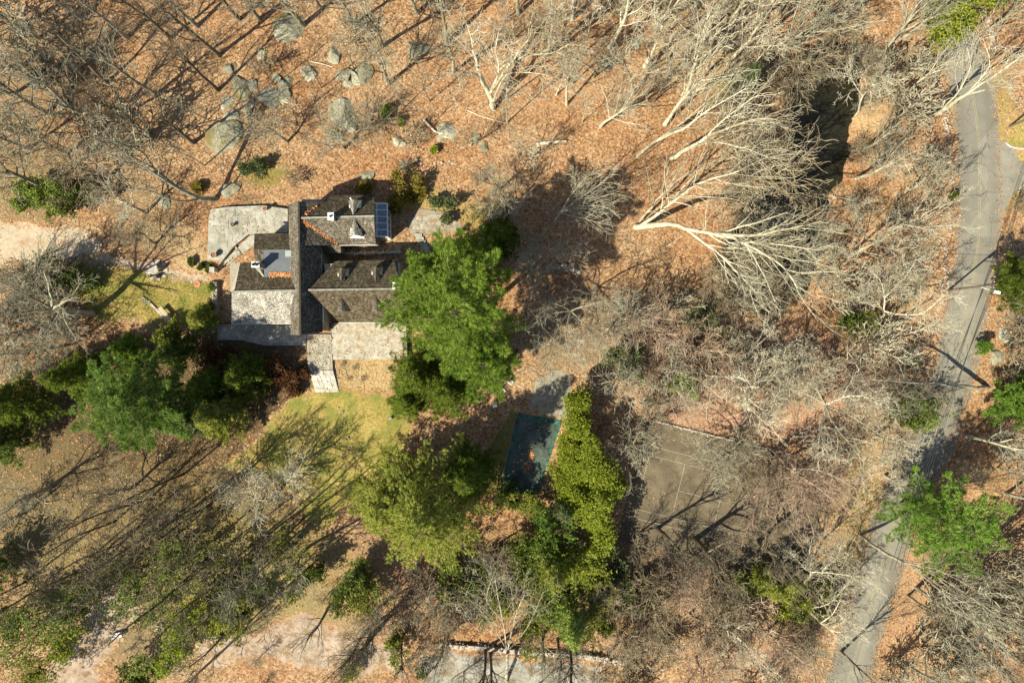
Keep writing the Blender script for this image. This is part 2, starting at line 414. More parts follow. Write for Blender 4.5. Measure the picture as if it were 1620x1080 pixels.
MAT['boulder'] = M_stone('lichened_boulder', [(0.38, (0.10, 0.095, 0.065)), (0.5, (0.28, 0.27, 0.205)), (0.62, (0.52, 0.51, 0.42))], 1.5, ((0.15, 0.125, 0.05), 0.45, 0.60), bump=0.9, bd=0.2)
MAT['wall_stone'] = M_stone('pale_wall_stone', [(0.3, (0.16, 0.135, 0.10)), (0.5, (0.31, 0.265, 0.21)), (0.7, (0.50, 0.45, 0.38))], 1.5)
MAT['flag'] = M_stone('grey_flagstone', [(0.34, (0.14, 0.13, 0.10)), (0.5, (0.26, 0.25, 0.205)), (0.66, (0.40, 0.385, 0.33))], 1.0, ((0.22, 0.20, 0.10), 0.56, 0.74))
MAT['flag_tan'] = M_stone('tan_terrace_stone', [(0.36, (0.14, 0.12, 0.085)), (0.5, (0.27, 0.245, 0.19)), (0.64, (0.41, 0.385, 0.315))], 1.8, ((0.25, 0.175, 0.10), 0.5, 0.66))
MAT['step'] = M_stone('pale_step_stone', [(0.34, (0.20, 0.185, 0.15)), (0.5, (0.37, 0.35, 0.30)), (0.66, (0.54, 0.52, 0.46))], 1.8)
MAT['house_wall'] = M_stone('fieldstone_house_wall', [(0.3, (0.17, 0.15, 0.12)), (0.5, (0.30, 0.27, 0.22)), (0.7, (0.42, 0.38, 0.32))], 1.5)
MAT['shingle'] = M_shingle('weathered_shingles', [(0.3, (0.032, 0.026, 0.018)), (0.5, (0.085, 0.072, 0.053)), (0.7, (0.175, 0.155, 0.12))], (0.40, 0.38, 0.33), 0.57, 0.66)
MAT['shingle_brown'] = M_shingle('brown_mossy_shingles', [(0.3, (0.024, 0.018, 0.010)), (0.5, (0.066, 0.052, 0.032)), (0.7, (0.135, 0.112, 0.078))], (0.36, 0.33, 0.26), 0.60, 0.70)
MAT['shingle_pale'] = M_shingle('lichen_covered_shingles', [(0.3, (0.075, 0.066, 0.05)), (0.5, (0.17, 0.155, 0.125)), (0.7, (0.30, 0.28, 0.235))], (0.52, 0.50, 0.43), 0.47, 0.62)
MAT['ridge'] = M_stone('pale_ridge_cap', [(0.3, (0.11, 0.105, 0.085)), (0.5, (0.24, 0.23, 0.19)), (0.7, (0.38, 0.37, 0.32))], 1.6)
MAT['flat_roof'] = M_stone('grey_roofing_felt', [(0.3, (0.085, 0.095, 0.10)), (0.5, (0.115, 0.125, 0.13)), (0.7, (0.15, 0.16, 0.16))], 0.6, bump=0.1)
MAT['felt_pale'] = M_plain('pale_roof_hatch', (0.26, 0.28, 0.27))
MAT['white'] = M_plain('white_paint', (0.78, 0.78, 0.76), 0.5, 0.4, 0.06)
MAT['trim'] = M_plain('weathered_white_trim', (0.52, 0.51, 0.47), 0.7, 0.3, 0.2)
MAT['tan_face'] = M_plain('weathered_tan_boards', (0.40, 0.36, 0.26), 0.9, 0.2, 0.25)
MAT['dark'] = M_plain('dark_metal', (0.03, 0.03, 0.03), 0.5)
MAT['pole'] = M_plain('weathered_pole_wood', (0.13, 0.10, 0.075), 0.9, 0.2, 0.3)
MAT['terracotta'] = M_plain('terracotta', (0.36, 0.17, 0.09), 0.85, 0.2, 0.2)
MAT['wood'] = M_plain('weathered_wood', (0.36, 0.31, 0.20), 0.85, 0.2, 0.2)
MAT['log'] = M_plain('bleached_log', (0.56, 0.46, 0.34), 0.9, 0.2, 0.2)
MAT['netting'] = M_plain('dark_net', (0.06, 0.06, 0.05), 0.9)
MAT['teal'] = M_stone('teal_pool_cover_border', [(0.40, (0.020, 0.050, 0.038)), (0.5, (0.045, 0.125, 0.098)), (0.62, (0.10, 0.20, 0.165))], 1.0, bump=0.1)
n = N('pool_cover_mesh', 0.45, 0.3)
c = n.ramp(n.noise(0.6, 6, 0.75), [(0.34, (0.016, 0.022, 0.016)), (0.5, (0.040, 0.056, 0.044)), (0.66, (0.075, 0.105, 0.085))])
c = n.mix(n.rng(n.noise(5.5, 6, 0.85), 0.66, 0.74, 0, 0.8), c, (0.36, 0.35, 0.30))
n.col(c); MAT['pool_cover'] = n.m
n = N('pond_water', 0.08, 0.5); n.col((0.018, 0.017, 0.010)); n.b.inputs['Specular IOR Level'].default_value = 0.25; n.bump(n.noise(1.2, 3), 0.08, 0.05); MAT['water'] = n.m
n = N('conservatory_glass', 0.03, 0.6); n.col((0.30, 0.42, 0.55)); n.b.inputs['Transmission Weight'].default_value = 0.75; MAT['glass'] = n.m
n = N('window_glass', 0.05, 0.6); n.col((0.02, 0.025, 0.03)); MAT['window'] = n.m
n = N('fallen_leaves', 0.9, 0.1)
n.col(n.ramp(n.attr('v'), [(0.0, (0.10, 0.045, 0.018)), (0.4, (0.26, 0.115, 0.042)), (0.75, (0.38, 0.20, 0.085)), (1.0, (0.50, 0.36, 0.20))])); MAT['leaves'] = n.m
n = N('dry_grass_blades', 0.9, 0.1)
n.col(n.ramp(n.attr('v'), [(0.0, (0.13, 0.14, 0.03)), (0.5, (0.30, 0.25, 0.07)), (1.0, (0.44, 0.37, 0.16))])); MAT['blades'] = n.m
n = N('orange_leaves', 0.9, 0.1)
n.col(n.ramp(n.attr('v'), [(0.0, (0.26, 0.09, 0.03)), (0.5, (0.46, 0.18, 0.06)), (1.0, (0.58, 0.30, 0.14))])); MAT['orange_leaves'] = n.m
n = N('street_lamp_lens', 0.3, 0.5); n.col((0.85, 0.85, 0.83)); MAT['lamp'] = n.m
# ------------------------------------------------------------------ the ground and what lies on it
def tint_blobs(x, y):
    """patches where moss, soil, dead grass or bare twiggy scrub replaces the litter: (px, py, rx, ry, colour, weight)"""
    B = [(420,275,45,30,(0.17,0.15,0.04),.8),(250,305,70,35,(0.24,0.17,0.09),.6),(660,320,60,40,(0.30,0.22,0.08),.7),(760,350,50,40,(0.26,0.20,0.07),.7),
         (1160,140,45,40,(0.22,0.22,0.08),.6),(560,600,50,25,(0.38,0.28,0.14),1),(600,590,45,25,(0.38,0.28,0.14),1),(1430,460,40,60,(0.36,0.27,0.14),.7),(1380,190,45,40,(0.40,0.28,0.15),.8),
         (1600,260,50,80,(0.34,0.26,0.09),.8),(1575,150,25,60,(0.26,0.19,0.08),.8),(1200,560,200,60,(0.30,0.20,0.14),.6),(1240,640,170,70,(0.36,0.22,0.145),.75),(1110,600,110,60,(0.33,0.22,0.16),.7),
         (1120,930,130,70,(0.28,0.175,0.115),.7),(1210,1030,110,60,(0.34,0.22,0.145),.7),(1450,960,70,100,(0.36,0.225,0.125),.7),(1540,920,90,120,(0.33,0.225,0.135),.7),(1560,760,60,50,(0.36,0.22,0.10),.6),
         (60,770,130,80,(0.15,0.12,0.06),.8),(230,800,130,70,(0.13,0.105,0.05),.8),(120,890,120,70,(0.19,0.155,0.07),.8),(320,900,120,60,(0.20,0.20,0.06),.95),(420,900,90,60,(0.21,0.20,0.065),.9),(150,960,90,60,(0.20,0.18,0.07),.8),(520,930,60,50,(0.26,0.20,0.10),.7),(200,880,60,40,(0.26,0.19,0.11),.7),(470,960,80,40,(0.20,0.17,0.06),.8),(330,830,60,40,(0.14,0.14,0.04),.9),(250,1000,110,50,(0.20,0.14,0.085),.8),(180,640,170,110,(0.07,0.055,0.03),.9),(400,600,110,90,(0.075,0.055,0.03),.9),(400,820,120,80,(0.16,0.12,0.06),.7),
         (640,920,120,60,(0.34,0.20,0.12),.7),(480,1010,160,60,(0.30,0.22,0.15),.6),(780,900,90,60,(0.16,0.12,0.055),.7),(920,930,90,90,(0.15,0.13,0.055),.7),(1030,870,90,60,(0.20,0.15,0.10),.7),
         (90,60,110,70,(0.22,0.155,0.09),.6),(60,200,110,140,(0.20,0.145,0.085),.6),(40,300,60,50,(0.20,0.16,0.08),.7),(250,375,80,30,(0.30,0.22,0.12),.7),(300,430,40,40,(0.42,0.31,0.17),.7),
         (1010,490,150,40,(0.24,0.18,0.12),.6),(900,540,80,50,(0.16,0.13,0.08),.7),(1390,660,60,50,(0.26,0.20,0.12),.6),(1360,780,40,80,(0.32,0.25,0.12),.8),(1240,960,60,40,(0.16,0.15,0.05),.7),(1330,890,50,50,(0.18,0.14,0.08),.6),
         (880,130,220,100,(0.33,0.20,0.11),.5),(1190,60,140,60,(0.34,0.23,0.14),.5),(560,180,90,60,(0.30,0.22,0.13),.5)]
    C = np.zeros(x.shape + (3,)); Wt = np.zeros(x.shape)
    for px, py, rx, ry, c, w in B:
        q = P(px, py); g = w * np.exp(-(((x - q.x) / (rx / S)) ** 2 + ((y - q.y) / (ry / S)) ** 2) * 0.9)
        C += g[..., None] * np.array(c); Wt = Wt + g
    return C / (Wt[..., None] + 1e-6), np.clip(Wt, 0, 1)

def far_axis(lo, hi, step):
    a = np.arange(lo, hi + 1e-6, step)
    return np.concatenate([[-2500, -1200, -600, -300, lo - 60, lo - 20, lo - 6], a, [hi + 6, hi + 20, hi + 60, 300, 600, 1200, 2500]])
gx = far_axis(-92, 92, 0.5); gy = far_axis(-64, 64, 0.5)
X, Y = np.meshgrid(gx, gy, indexing='ij'); Z = hgt(X, Y)
nx, ny = X.shape; ii = np.arange(nx * ny).reshape(nx, ny)
F = np.stack([ii[:-1, :-1], ii[1:, :-1], ii[1:, 1:], ii[:-1, 1:]], -1).reshape(-1, 4)
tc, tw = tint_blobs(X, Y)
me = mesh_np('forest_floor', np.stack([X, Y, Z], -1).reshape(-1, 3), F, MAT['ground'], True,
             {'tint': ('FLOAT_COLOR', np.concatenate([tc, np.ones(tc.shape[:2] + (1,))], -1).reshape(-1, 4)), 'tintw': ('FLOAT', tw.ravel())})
tag(link('ground', me), kind='structure')

def sheet(name, poly, mat, lift, step=0.4, ragged=0.8, kind='structure', label=None, flat=None):
    pw = np.array(poly); x0, y0 = pw.min(0) - 1; x1, y1 = pw.max(0) + 1
    gx = np.arange(x0, x1, step); gy = np.arange(y0, y1, step)
    X, Y = np.meshgrid(gx, gy, indexing='ij')
    d = sdist(X, Y, poly) + ragged * (fbm(X * 0.5 + 3, Y * 0.5 + 8, 4) - 0.47) * 3
    Z = hgt(X, Y) + lift
    nx, ny = X.shape; ii = np.arange(nx * ny).reshape(nx, ny)
    dc = (d[:-1, :-1] + d[1:, 1:] + d[1:, :-1] + d[:-1, 1:]) / 4
    F = np.stack([ii[:-1, :-1], ii[1:, :-1], ii[1:, 1:], ii[:-1, 1:]], -1)[dc > 0]
    used = np.unique(F); mp = np.full(nx * ny, -1); mp[used] = np.arange(len(used))
    V = np.stack([X, Y, Z], -1).reshape(-1, 3)[used]
    me = mesh_np(name, V, mp[F], mat, True, {'edge': ('FLOAT', d.reshape(-1)[used])})
    return tag(link(name, me), label, kind=kind)

LAWN = W2([(430,655),(470,620),(540,612),(620,622),(660,680),(640,740),(590,770),(560,800),(520,840),(470,830),(470,780),(380,760),(330,740),(400,700)])
sheet('lawn', LAWN, MAT['lawn'], 0.012)
LAWN2 = W2([(100,420),(150,408),(230,420),(300,436),(345,450),(346,520),(300,520),(230,515),(150,510),(110,470)])
sheet('lawn', LAWN2, MAT['lawn'], 0.012)
POOLGRASS = W2([(780,690),(812,640),(822,655),(792,775),(760,790),(745,740)])
sheet('lawn', POOLGRASS, MAT['lawn'], 0.012, ragged=0.5)
sheet('lawn', W2([(890,664),(896,668),(866,760),(858,756)]), MAT['lawn'], 0.014, ragged=0.2)
sheet('driveway', W2([(-60,345),(0,352),(60,356),(115,362),(160,375),(165,392),(150,405),(110,412),(70,418),(0,420),(-60,425)]), MAT['driveway'], 0.012)
sheet('path', W2([(150,398),(200,408),(240,414),(270,425),(330,436),(345,436),(345,446),(300,446),(250,436),(190,424),(150,414)]), MAT['driveway'], 0.020, ragged=0.5)
sheet('lane', W2([(50,1110),(85,1040),(118,985),(150,950),(200,915),(228,930),(225,965),(195,1005),(165,1045),(140,1110)]), MAT['lane'], 0.012)
sheet('lane', W2([(290,1010),(420,1000),(480,965),(530,985),(560,1010),(660,1018),(640,1070),(520,1060),(440,1040),(330,1050)]), MAT['lane'], 0.012, ragged=1.3)
sheet('gravel_lane', W2([(660,1022),(760,1032),(850,1040),(950,1048),(960,1110),(660,1110)]), MAT['gravel'], 0.020)
sheet('berm', W2([(1340,400),(1356,378),(1372,300),(1366,230),(1380,235),(1388,310),(1378,385),(1352,420),(1310,465),(1285,500),(1250,520),(1256,500),(1290,465)]), MAT['berm'], 0.012)
sheet('moss_bank', W2([(1590,190),(1640,160),(1640,245),(1600,236),(1580,238)]), MAT['lawn'], 0.016, ragged=0.5)
sheet('patio_by_the_pool', W2([(836,648),(850,600),(876,588),(900,592),(905,640),(896,664)]), MAT['flag'], 0.02, ragged=0.3)

# the road
cl = np.array(ROADW)
def ribbon(name, off, width, mat, lift, dash=None, kind='structure', seg=slice(None)):
    c = cl[seg]; t = np.gradient(c, axis=0); t /= np.linalg.norm(t, axis=1, keepdims=True); nrm = np.stack([-t[:, 1], t[:, 0]], -1)
    ks = np.linspace(-0.5, 0.5, 9 if width > 1 else 2); V = []; A = []
    for k in ks:
        wob = 1.3 * (fbm(c[:, 0] * 0.55 + k * 9, c[:, 1] * 0.55, 4) - 0.45) if width > 1 and abs(k) == 0.5 else 0
        q = c + nrm * np.reshape(off + k * width + wob, (-1, 1)); z = hgt(q[:, 0], q[:, 1]) + lift + (0.06 * (1 - (2 * k) ** 2) if width > 1 else 0.06)
        V.append(np.column_stack([q, z])); A.append(np.full(len(c), k + 0.5))
    V = np.stack(V, 1); m, w = V.shape[:2]; ii = np.arange(m * w).reshape(m, w)
    F = np.stack([ii[:-1, :-1], ii[1:, :-1], ii[1:, 1:], ii[:-1, 1:]], -1).reshape(-1, 4)
    me = mesh_np(name, V.reshape(-1, 3), F, mat, True, {'across': ('FLOAT', np.stack(A, 1).ravel())})
    return tag(link(name, me), kind=kind)
ribbon('road', 0, 6.5, MAT['road'], 0.05)
for o in (-0.13, 0.13): ribbon('road_marking', o, 0.07, MAT['yellow'], 0.056)
# the side road with its kerb
SR = W2([(1582,222),(1600,233),(1640,236),(1640,275),(1612,296),(1596,318),(1584,345),(1576,330),(1574,270)])
sm = MB(); sm.prism(SR, -0.2, 0.045)
o = tag(sm.build('side_road', MAT['road']), kind='structure')
km = MB(); kp = W2(smooth_line([(1590,226),(1600,233),(1618,236),(1660,237)], 5))
for a, b in zip(kp[:-1], kp[1:]): km.bar((*a, 0.09), (*b, 0.09), 0.22, 0.14)
km2 = W2(smooth_line([(1640,279),(1618,293),(1610,304)], 4))
for a, b in zip(km2[:-1], km2[1:]): km.bar((*a, 0.09), (*b, 0.09), 0.2, 0.14)
tag(km.build('kerb', MAT['step']), kind='structure')

# the pond
me = MB(); pw = [(x, y) for x, y in POND]; me.poly([(x, y, -0.95) for x, y in pw[::-1]])
# water sheet a little wider than the hollow so the banks cut its edge
cx = sum(p[0] for p in pw) / len(pw); cy = sum(p[1] for p in pw) / len(pw)
wm = MB(); xs = [p[0] for p in pw]; ys = [p[1] for p in pw]
wm.poly([(min(xs) - 1, min(ys) - 1, -0.95), (max(xs) + 1, min(ys) - 1, -0.95), (max(xs) + 1, max(ys) + 1, -0.95), (min(xs) - 1, max(ys) + 1, -0.95)])
tag(wm.build('water', MAT['water']), kind='structure')

# tennis court
CA = P(1027, 720); ang = -math.radians(13.9)
cu = Vector((math.cos(ang), math.sin(ang), 0)); cv = Vector((math.sin(ang), -math.cos(ang), 0))
def CT(u, v, z=0.0): q = CA + cu * u + cv * v; return (q.x, q.y, z)
cm = MB(); cm.prism([CT(-1.6, -5.0)[:2], CT(26.5, -5.0)[:2], CT(27.5, 13.6)[:2], CT(-1.6, 13.4)[:2]], -0.25, 0.05)
tag(cm.build('tennis_court', MAT['court']), kind='structure')
lm = MB()
def cl_line(u0, v0, u1, v1, w=0.055):
    du, dv = u1 - u0, v1 - v0; L = math.hypot(du, dv); a, b = -dv / L * w / 2, du / L * w / 2
    lm.poly([CT(u0 + a, v0 + b, .055), CT(u1 + a, v1 + b, .055), CT(u1 - a, v1 - b, .055), CT(u0 - a, v0 - b, .055)])
for v in (-1.37, 0, 8.23, 9.6): cl_line(0.04, v, 23.73, v)
for u in (0, 23.77): cl_line(u, -1.40, u, 9.63)
for u in (5.49, 18.28): cl_line(u, 0.04, u, 8.19)
cl_line(5.53, 4.115, 18.24, 4.115)
cl_line(11.885, -1.34, 11.885, -0.04); cl_line(11.885, 0.04, 11.885, 4.07); cl_line(11.885, 4.16, 11.885, 8.19); cl_line(11.885, 8.27, 11.885, 9.56)
tag(lm.build('court_marking', MAT['white_line']), kind='structure')
# ------------------------------------------------------------------ the covered pool
def unp(o, t): o.matrix_parent_inverse = Matrix.Translation(-Vector(t.location)); return o
PQ = [P(819, 653), P(889, 665), P(850, 782), P(790, 779)]
t = empty('swimming_pool', P(838, 715), 'swimming pool under a dark mesh winter cover with teal border, leaves collected on it', 'pool')
c0 = sum(PQ, Vector()) / 4
inner = [c0 + (p - c0) * 0.89 for p in PQ]
bm_ = MB()
for i in range(4):
    j = (i + 1) % 4; bm_.slab([PQ[i] + Vector((0, 0, .10)), PQ[j] + Vector((0, 0, .10)), inner[j] + Vector((0, 0, .085)), inner[i] + Vector((0, 0, .085))], 0.08)
unp(bm_.build('cover_border', MAT['teal'], t), t)
nx_, ny_ = 24, 40; V = []; 
for i in range(nx_ + 1):
    for j in range(ny_ + 1):
        a, b = i / nx_, j / ny_
        q = (inner[0] * (1 - a) + inner[1] * a) * (1 - b) + (inner[3] * (1 - a) + inner[2] * a) * b
        V.append((q.x, q.y, 0.085 - 0.055 * math.sin(math.pi * a) * math.sin(math.pi * b) + 0.02 * (rnd.random() - .5)))
ii = np.arange((nx_ + 1) * (ny_ + 1)).reshape(nx_ + 1, ny_ + 1)
unp(link('cover', mesh_np('cover', V, np.stack([ii[:-1, :-1], ii[:-1, 1:], ii[1:, 1:], ii[1:, :-1]], -1).reshape(-1, 4), MAT['pool_cover'], True), t), t)
st = MB()
for k in range(7):
    for e in ((0, 3), (1, 2)):
        q = PQ[e[0]].lerp(PQ[e[1]], (k + .5) / 7); d = (q - c0).normalized(); st.bar(q + Vector((0, 0, .12)), q + d * 0.7 + Vector((0, 0, .05)), 0.05, 0.02)
o = unp(st.build('anchor_strap', MAT['teal'], t), t); o['kind'] = 'stuff'

def leaf_quads(name, pts, size, mat, label, cat='leaves', parent=None):
    """scattered curled leaves: one quad each"""
    pts = np.asarray(pts); m = len(pts)
    a = NR.rand(m) * 6.283; tl = (NR.rand(m) - .5) * 0.9; s = size * (0.6 + 0.8 * NR.rand(m))
    u = np.stack([np.cos(a), np.sin(a), tl], -1) * s[:, None]; v = np.stack([-np.sin(a), np.cos(a), (NR.rand(m) - .5) * 0.9], -1) * s[:, None] * 0.6
    V = np.stack([pts - u - v, pts + u - v, pts + u + v, pts - u + v], 1).reshape(-1, 3)
    val = np.repeat(NR.rand(m), 4)
    o = link(name, mesh_np(name, V, np.arange(4 * m).reshape(m, 4), mat, False, {'v': ('FLOAT', val)}), parent)
    return tag(o, label, cat, kind='stuff')
L = []
for (px, py, sx_, sy_, n_) in ((840,719,3,4.5,45),(834,739,4,4.5,60),(838,728,4,4,10),(842,705,18,24,30)):
    for _ in range(n_):
        q = P(px + rnd.gauss(0, sx_), py + rnd.gauss(0, sy_)); L.append((q.x, q.y, 0.10 + 0.02 * rnd.random()))
leaf_quads('leaf_drift', L, 0.08, MAT['orange_leaves'], 'orange leaves heaped in the middle of the dark pool cover')
# ------------------------------------------------------------------ the house
def Q(zx, zy, z=0.0): return P(320 + zx * 0.21014, 290 + zy * 0.21014, z)      # roof measurements
HOUSE = empty('stone_house', Q(720, 700, 0), 'rambling old stone house with steep weathered shingle roofs, dormers and a conservatory', 'house')
def hp(mb, name, mat, parent=None, kind=None):
    par = parent or HOUSE; o = mb.build(name, mat, par)
    o.matrix_parent_inverse = Matrix.Translation(-HOUSE.location) if par is HOUSE else Matrix.Identity(4)
    if kind: o['kind'] = kind
    return o
def roof(quads, mat, course=0.30, t=0.14, name='roof', parent=None):
    """lapped shingle courses; each quad is eave_a, eave_b, ridge_b, ridge_a (a triangle repeats the ridge point)"""
    mb = MB()
    for (ea, eb, rb, ra) in quads:
        ea, eb, rb, ra = map(Vector, (ea, eb, rb, ra))
        n = (eb - ea).cross(rb - ea)
        if n.length < 1e-6: n = (eb - ea).cross(ra - ea)
        n.normalize()
        if n.z < 0: ea, eb, rb, ra = eb, ea, ra, rb; n = -n
        L = (((ra + rb) - (ea + eb)) / 2).length; m = max(2, int(L / course))
        hdir = (eb - ea).normalized()
        org = ea
        vdir = n.cross(hdir)
        uvf = lambda p: ((p - org).dot(hdir), (p - org).dot(vdir))
        for k in range(m):
            t0, t1 = k / m, (k + 1) / m
            wob = [n * (0.035 + 0.012 * rnd.random()) for _ in range(2)]
            a = ea.lerp(ra, t0); b = eb.lerp(rb, t0); c = eb.lerp(rb, t1); d = ea.lerp(ra, t1)
            p = [a + wob[0], b + wob[1], c + n * 0.004, d + n * 0.004]
            mb.poly(p, [uvf(a), uvf(b), uvf(c), uvf(d)])
            mb.poly([a - n * 0.0, b - n * 0.0, b + wob[1], a + wob[0]], [uvf(a), uvf(b), uvf(b), uvf(a)])
        u = n * t
        mb.poly([x - u for x in (ea, ra, rb, eb)], [(0, 0)] * 4)
        for a, b in ((ea, eb), (eb, rb), (ra, ea)): mb.poly([a - u, b - u, b, a], [uvf(a), uvf(b), uvf(b), uvf(a)])
    return hp(mb, name, MAT[mat], parent)
def walls(pts, z0, z1, mat='house_wall', name='wall', parent=None):
    mb = MB(); mb.prism([tuple(Vector(p)[:2]) for p in pts], z0, z1); return hp(mb, name, MAT[mat], parent)
def cap(pts, w=0.22, h=0.10, mat='ridge', name='ridge_cap'):
    mb = MB()
    for a, b in zip(pts[:-1], pts[1:]): mb.bar(Vector(a) + Vector((0, 0, .05)), Vector(b) + Vector((0, 0, .05)), w, h)
    return hp(mb, name, MAT[mat])
def window(c, w, h, face, parent=None):
    """face: unit vector the window looks along"""
    f = Vector(face); s = Vector((-f.y, f.x, 0)); c = Vector(c)
    fr = MB()
    for k in (-1, 1):
        fr.bar(c + s * k * w / 2 - Vector((0, 0, h / 2)) + f * .03, c + s * k * w / 2 + Vector((0, 0, h / 2)) + f * .03, .09)
        fr.bar(c - s * (w / 2) + Vector((0, 0, k * h / 2)) + f * .03, c + s * (w / 2) + Vector((0, 0, k * h / 2)) + f * .03, .09)
    fr.bar(c - Vector((0, 0, h / 2)) + f * .02, c + Vector((0, 0, h / 2)) + f * .02, .05)
    o = hp(fr, 'window', MAT['white'], parent)
    pn = MB(); pn.bar(c - s * (w / 2) + f * .01, c + s * (w / 2) + f * .01, .02, h)
    if parent is None: hp(pn, 'pane', MAT['window'], o)
    else: hp(pn, 'pane', MAT['window'], parent)

# long north-south ridge
NSw = [Q(727,135,8.8), Q(740,1139,8.8)]
roof([(Q(650,160,6.0), Q(668,1139,6.0), NSw[1], NSw[0])], 'shingle')                              # west slope
roof([(Q(905,1120,5.6), Q(893,462,5.6), Q(735,462,8.8), Q(740,1139,8.8))], 'shingle')              # east slope, dark
cap([Q(727,133,8.8), Q(740,1141,8.8)], 0.26, 0.10, 'shingle')
# where it spreads towards the north-east wing
roof([(Q(1030,465,5.3), Q(725,262,8.6), Q(725,262,8.6), Q(727,465,8.75))], 'shingle')
roof([(Q(940,140,6.2), Q(725,140,8.72), Q(725,262,8.6), Q(725,262,8.6))], 'shingle')
# north-east wing
roof([(Q(1035,465,5.3), Q(1305,460,5.3), Q(1292,247,8.6), Q(725,262,8.6))], 'shingle')
roof([(Q(1295,88,5.4), Q(975,95,5.4), Q(725,262,8.6), Q(1292,247,8.6))], 'shingle_brown')
cap([Q(725,262,8.62), Q(1294,247,8.62)], 0.24)
lv = MB()
# south-east wing
SEr = (Q(800,803,8.0), Q(1500,793,8.0))
roof([(Q(1030,1045,5.0), Q(1520,1045,5.0), SEr[1], SEr[0])], 'shingle_brown')
roof([(Q(1445,577,5.2), Q(1000,587,5.2), SEr[0], SEr[1])], 'shingle_brown')
cap([SEr[0] + Vector((0, 0, .02)), SEr[1] + Vector((0, 0, .02))], 0.25)
# west wing
roof([(Q(220,1055,4.6), Q(668,1055,4.6), Q(725,806,7.6), Q(222,815,7.5))], 'shingle_pale')
roof([(Q(720,597,5.0), Q(285,597,5.0), Q(242,810,7.55), Q(725,804,7.6))], 'shingle_brown')
mb = MB(); mb.slab([Q(208,600,4.9), Q(285,597,5.0), Q(242,810,7.55), Q(213,815,7.3)], 0.14); hp(mb, 'roof', MAT['tan_face'])
cap([Q(222,814,7.6), Q(725,805,7.62)], 0.22)
# small north-west roof, its hip, the flat roof between
roof([(Q(688,377,4.5), Q(393,380,4.5), Q(388,497,6.3), Q(690,495,6.35))], 'shingle_brown')
roof([(Q(400,606,5.1), Q(388,497,6.25), Q(465,500,6.33), Q(465,640,6.33))], 'shingle')
mb = MB(); mb.prism([tuple(Q(*p, 6.35)[:2]) for p in ((462,500),(692,497),(702,700),(466,704))], 5.9, 6.37); hp(mb, 'flat_roof', MAT['flat_roof'])
mb = MB(); mb.prism([tuple(Q(*p, 6.45)[:2]) for p in ((625,505),(688,505),(688,552),(625,552))], 6.37, 6.47); hp(mb, 'roof_hatch', MAT['felt_pale'])
mb = MB(); mb.slab([Q(400,640,6.4), Q(428,638,6.5), Q(468,703,6.42), Q(460,705,6.3)], 0.1); hp(mb, 'chimney_cricket', MAT['ridge'])
# low roof between the two eastern wings
roof([(Q(1045,522,3.9), Q(882,522,3.9), Q(880,462,4.9), Q(1040,466,4.9))], 'shingle')
# walls, set back under the eaves
def inset(pts, k):
    c = sum((Vector(p) for p in pts), Vector()) / len(pts); return [Vector(p) + (c - Vector(p)).normalized() * k for p in pts]
walls(inset([Q(655,165,5.6), Q(890,165,5.6), Q(893,1125,5.6), Q(672,1125,5.6)], 0.35), -0.3, 5.6)
walls(inset([Q(730,110,5.3), Q(1295,105,5.3), Q(1303,450,5.3), Q(730,455,5.3)], 0.4), -0.3, 5.25)
walls(inset([Q(905,595,5.0), Q(1500,590,5.0), Q(1515,1030,5.0), Q(1040,1030,5.0), Q(905,900,5.0)], 0.3), -0.3, 4.95)
walls(inset([Q(215,605,4.6), Q(670,605,4.6), Q(670,1045,4.6), Q(225,1045,4.6)], 0.35), -0.3, 4.55)
walls(inset([Q(398,388,4.3), Q(690,388,4.3), Q(690,620,4.3), Q(398,620,4.3)], 0.3), -0.3, 4.3)
walls(inset([Q(885,466,3.8), Q(1040,466,3.8), Q(1040,516,3.8), Q(885,516,3.8)], 0.1), -0.3, 3.7)
# gable triangles
def gable(a, b, top, t=0.3):
    mb = MB(); a, b, top = map(Vector, (a, b, top)); nrm = (b - a).cross(Vector((0, 0, 1))).normalized() * t / 2
    f = [a + nrm, b + nrm, top + nrm]; k = [a - nrm, b - nrm, top - nrm]
    mb.poly(f); mb.poly(k[::-1])
    for i in range(3): j = (i + 1) % 3; mb.poly([f[i], k[i], k[j], f[j]])
    hp(mb, 'gable', MAT['house_wall'])
gable(Q(1296,440,5.2), Q(1290,110,5.3), Q(1286,248,8.3)); gable(Q(1505,1020,4.9), Q(1478,600,5.0), Q(1490,795,7.7))
gable(Q(685,1131,5.8), Q(880,1118,5.5), Q(740,1132,8.5)); gable(Q(668,170,5.8), Q(860,150,5.5), Q(728,145,8.5))
# gutters
mb = MB(); mb.bar(Q(895,525,5.5), Q(897,712,5.5), .14); mb.bar(Q(911,908,5.5), Q(911,1052,5.5), .14); hp(mb, 'gutter', MAT['trim'])
mb = MB(); mb.bar(Q(1035,467,5.25), Q(1305,462,5.25), .13); hp(mb, 'gutter', MAT['trim'])
mb = MB(); mb.bar(Q(1030,1047,4.95), Q(1440,1046,4.95), .11); mb.bar(Q(222,1057,4.55), Q(668,1057,4.55), .10); hp(mb, 'gutter', MAT['trim'])
for c, w_, h_, f in ((Q(1150,452,3.4),1.1,1.2,(0,-1,0)), (Q(1230,452,3.4),1.1,1.2,(0,-1,0)), (Q(1150,1022,3.0),1.2,1.3,(0,-1,0)), (Q(1280,1022,3.0),1.2,1.3,(0,-1,0)), (Q(330,1032,2.8),1.2,1.3,(0,-1,0)), (Q(450,1032,2.8),1.2,1.3,(0,-1,0)), (Q(570,1032,2.8),1.2,1.3,(0,-1,0))):
    window(c + Vector((0, 0.12, 0)), w_, h_, f)
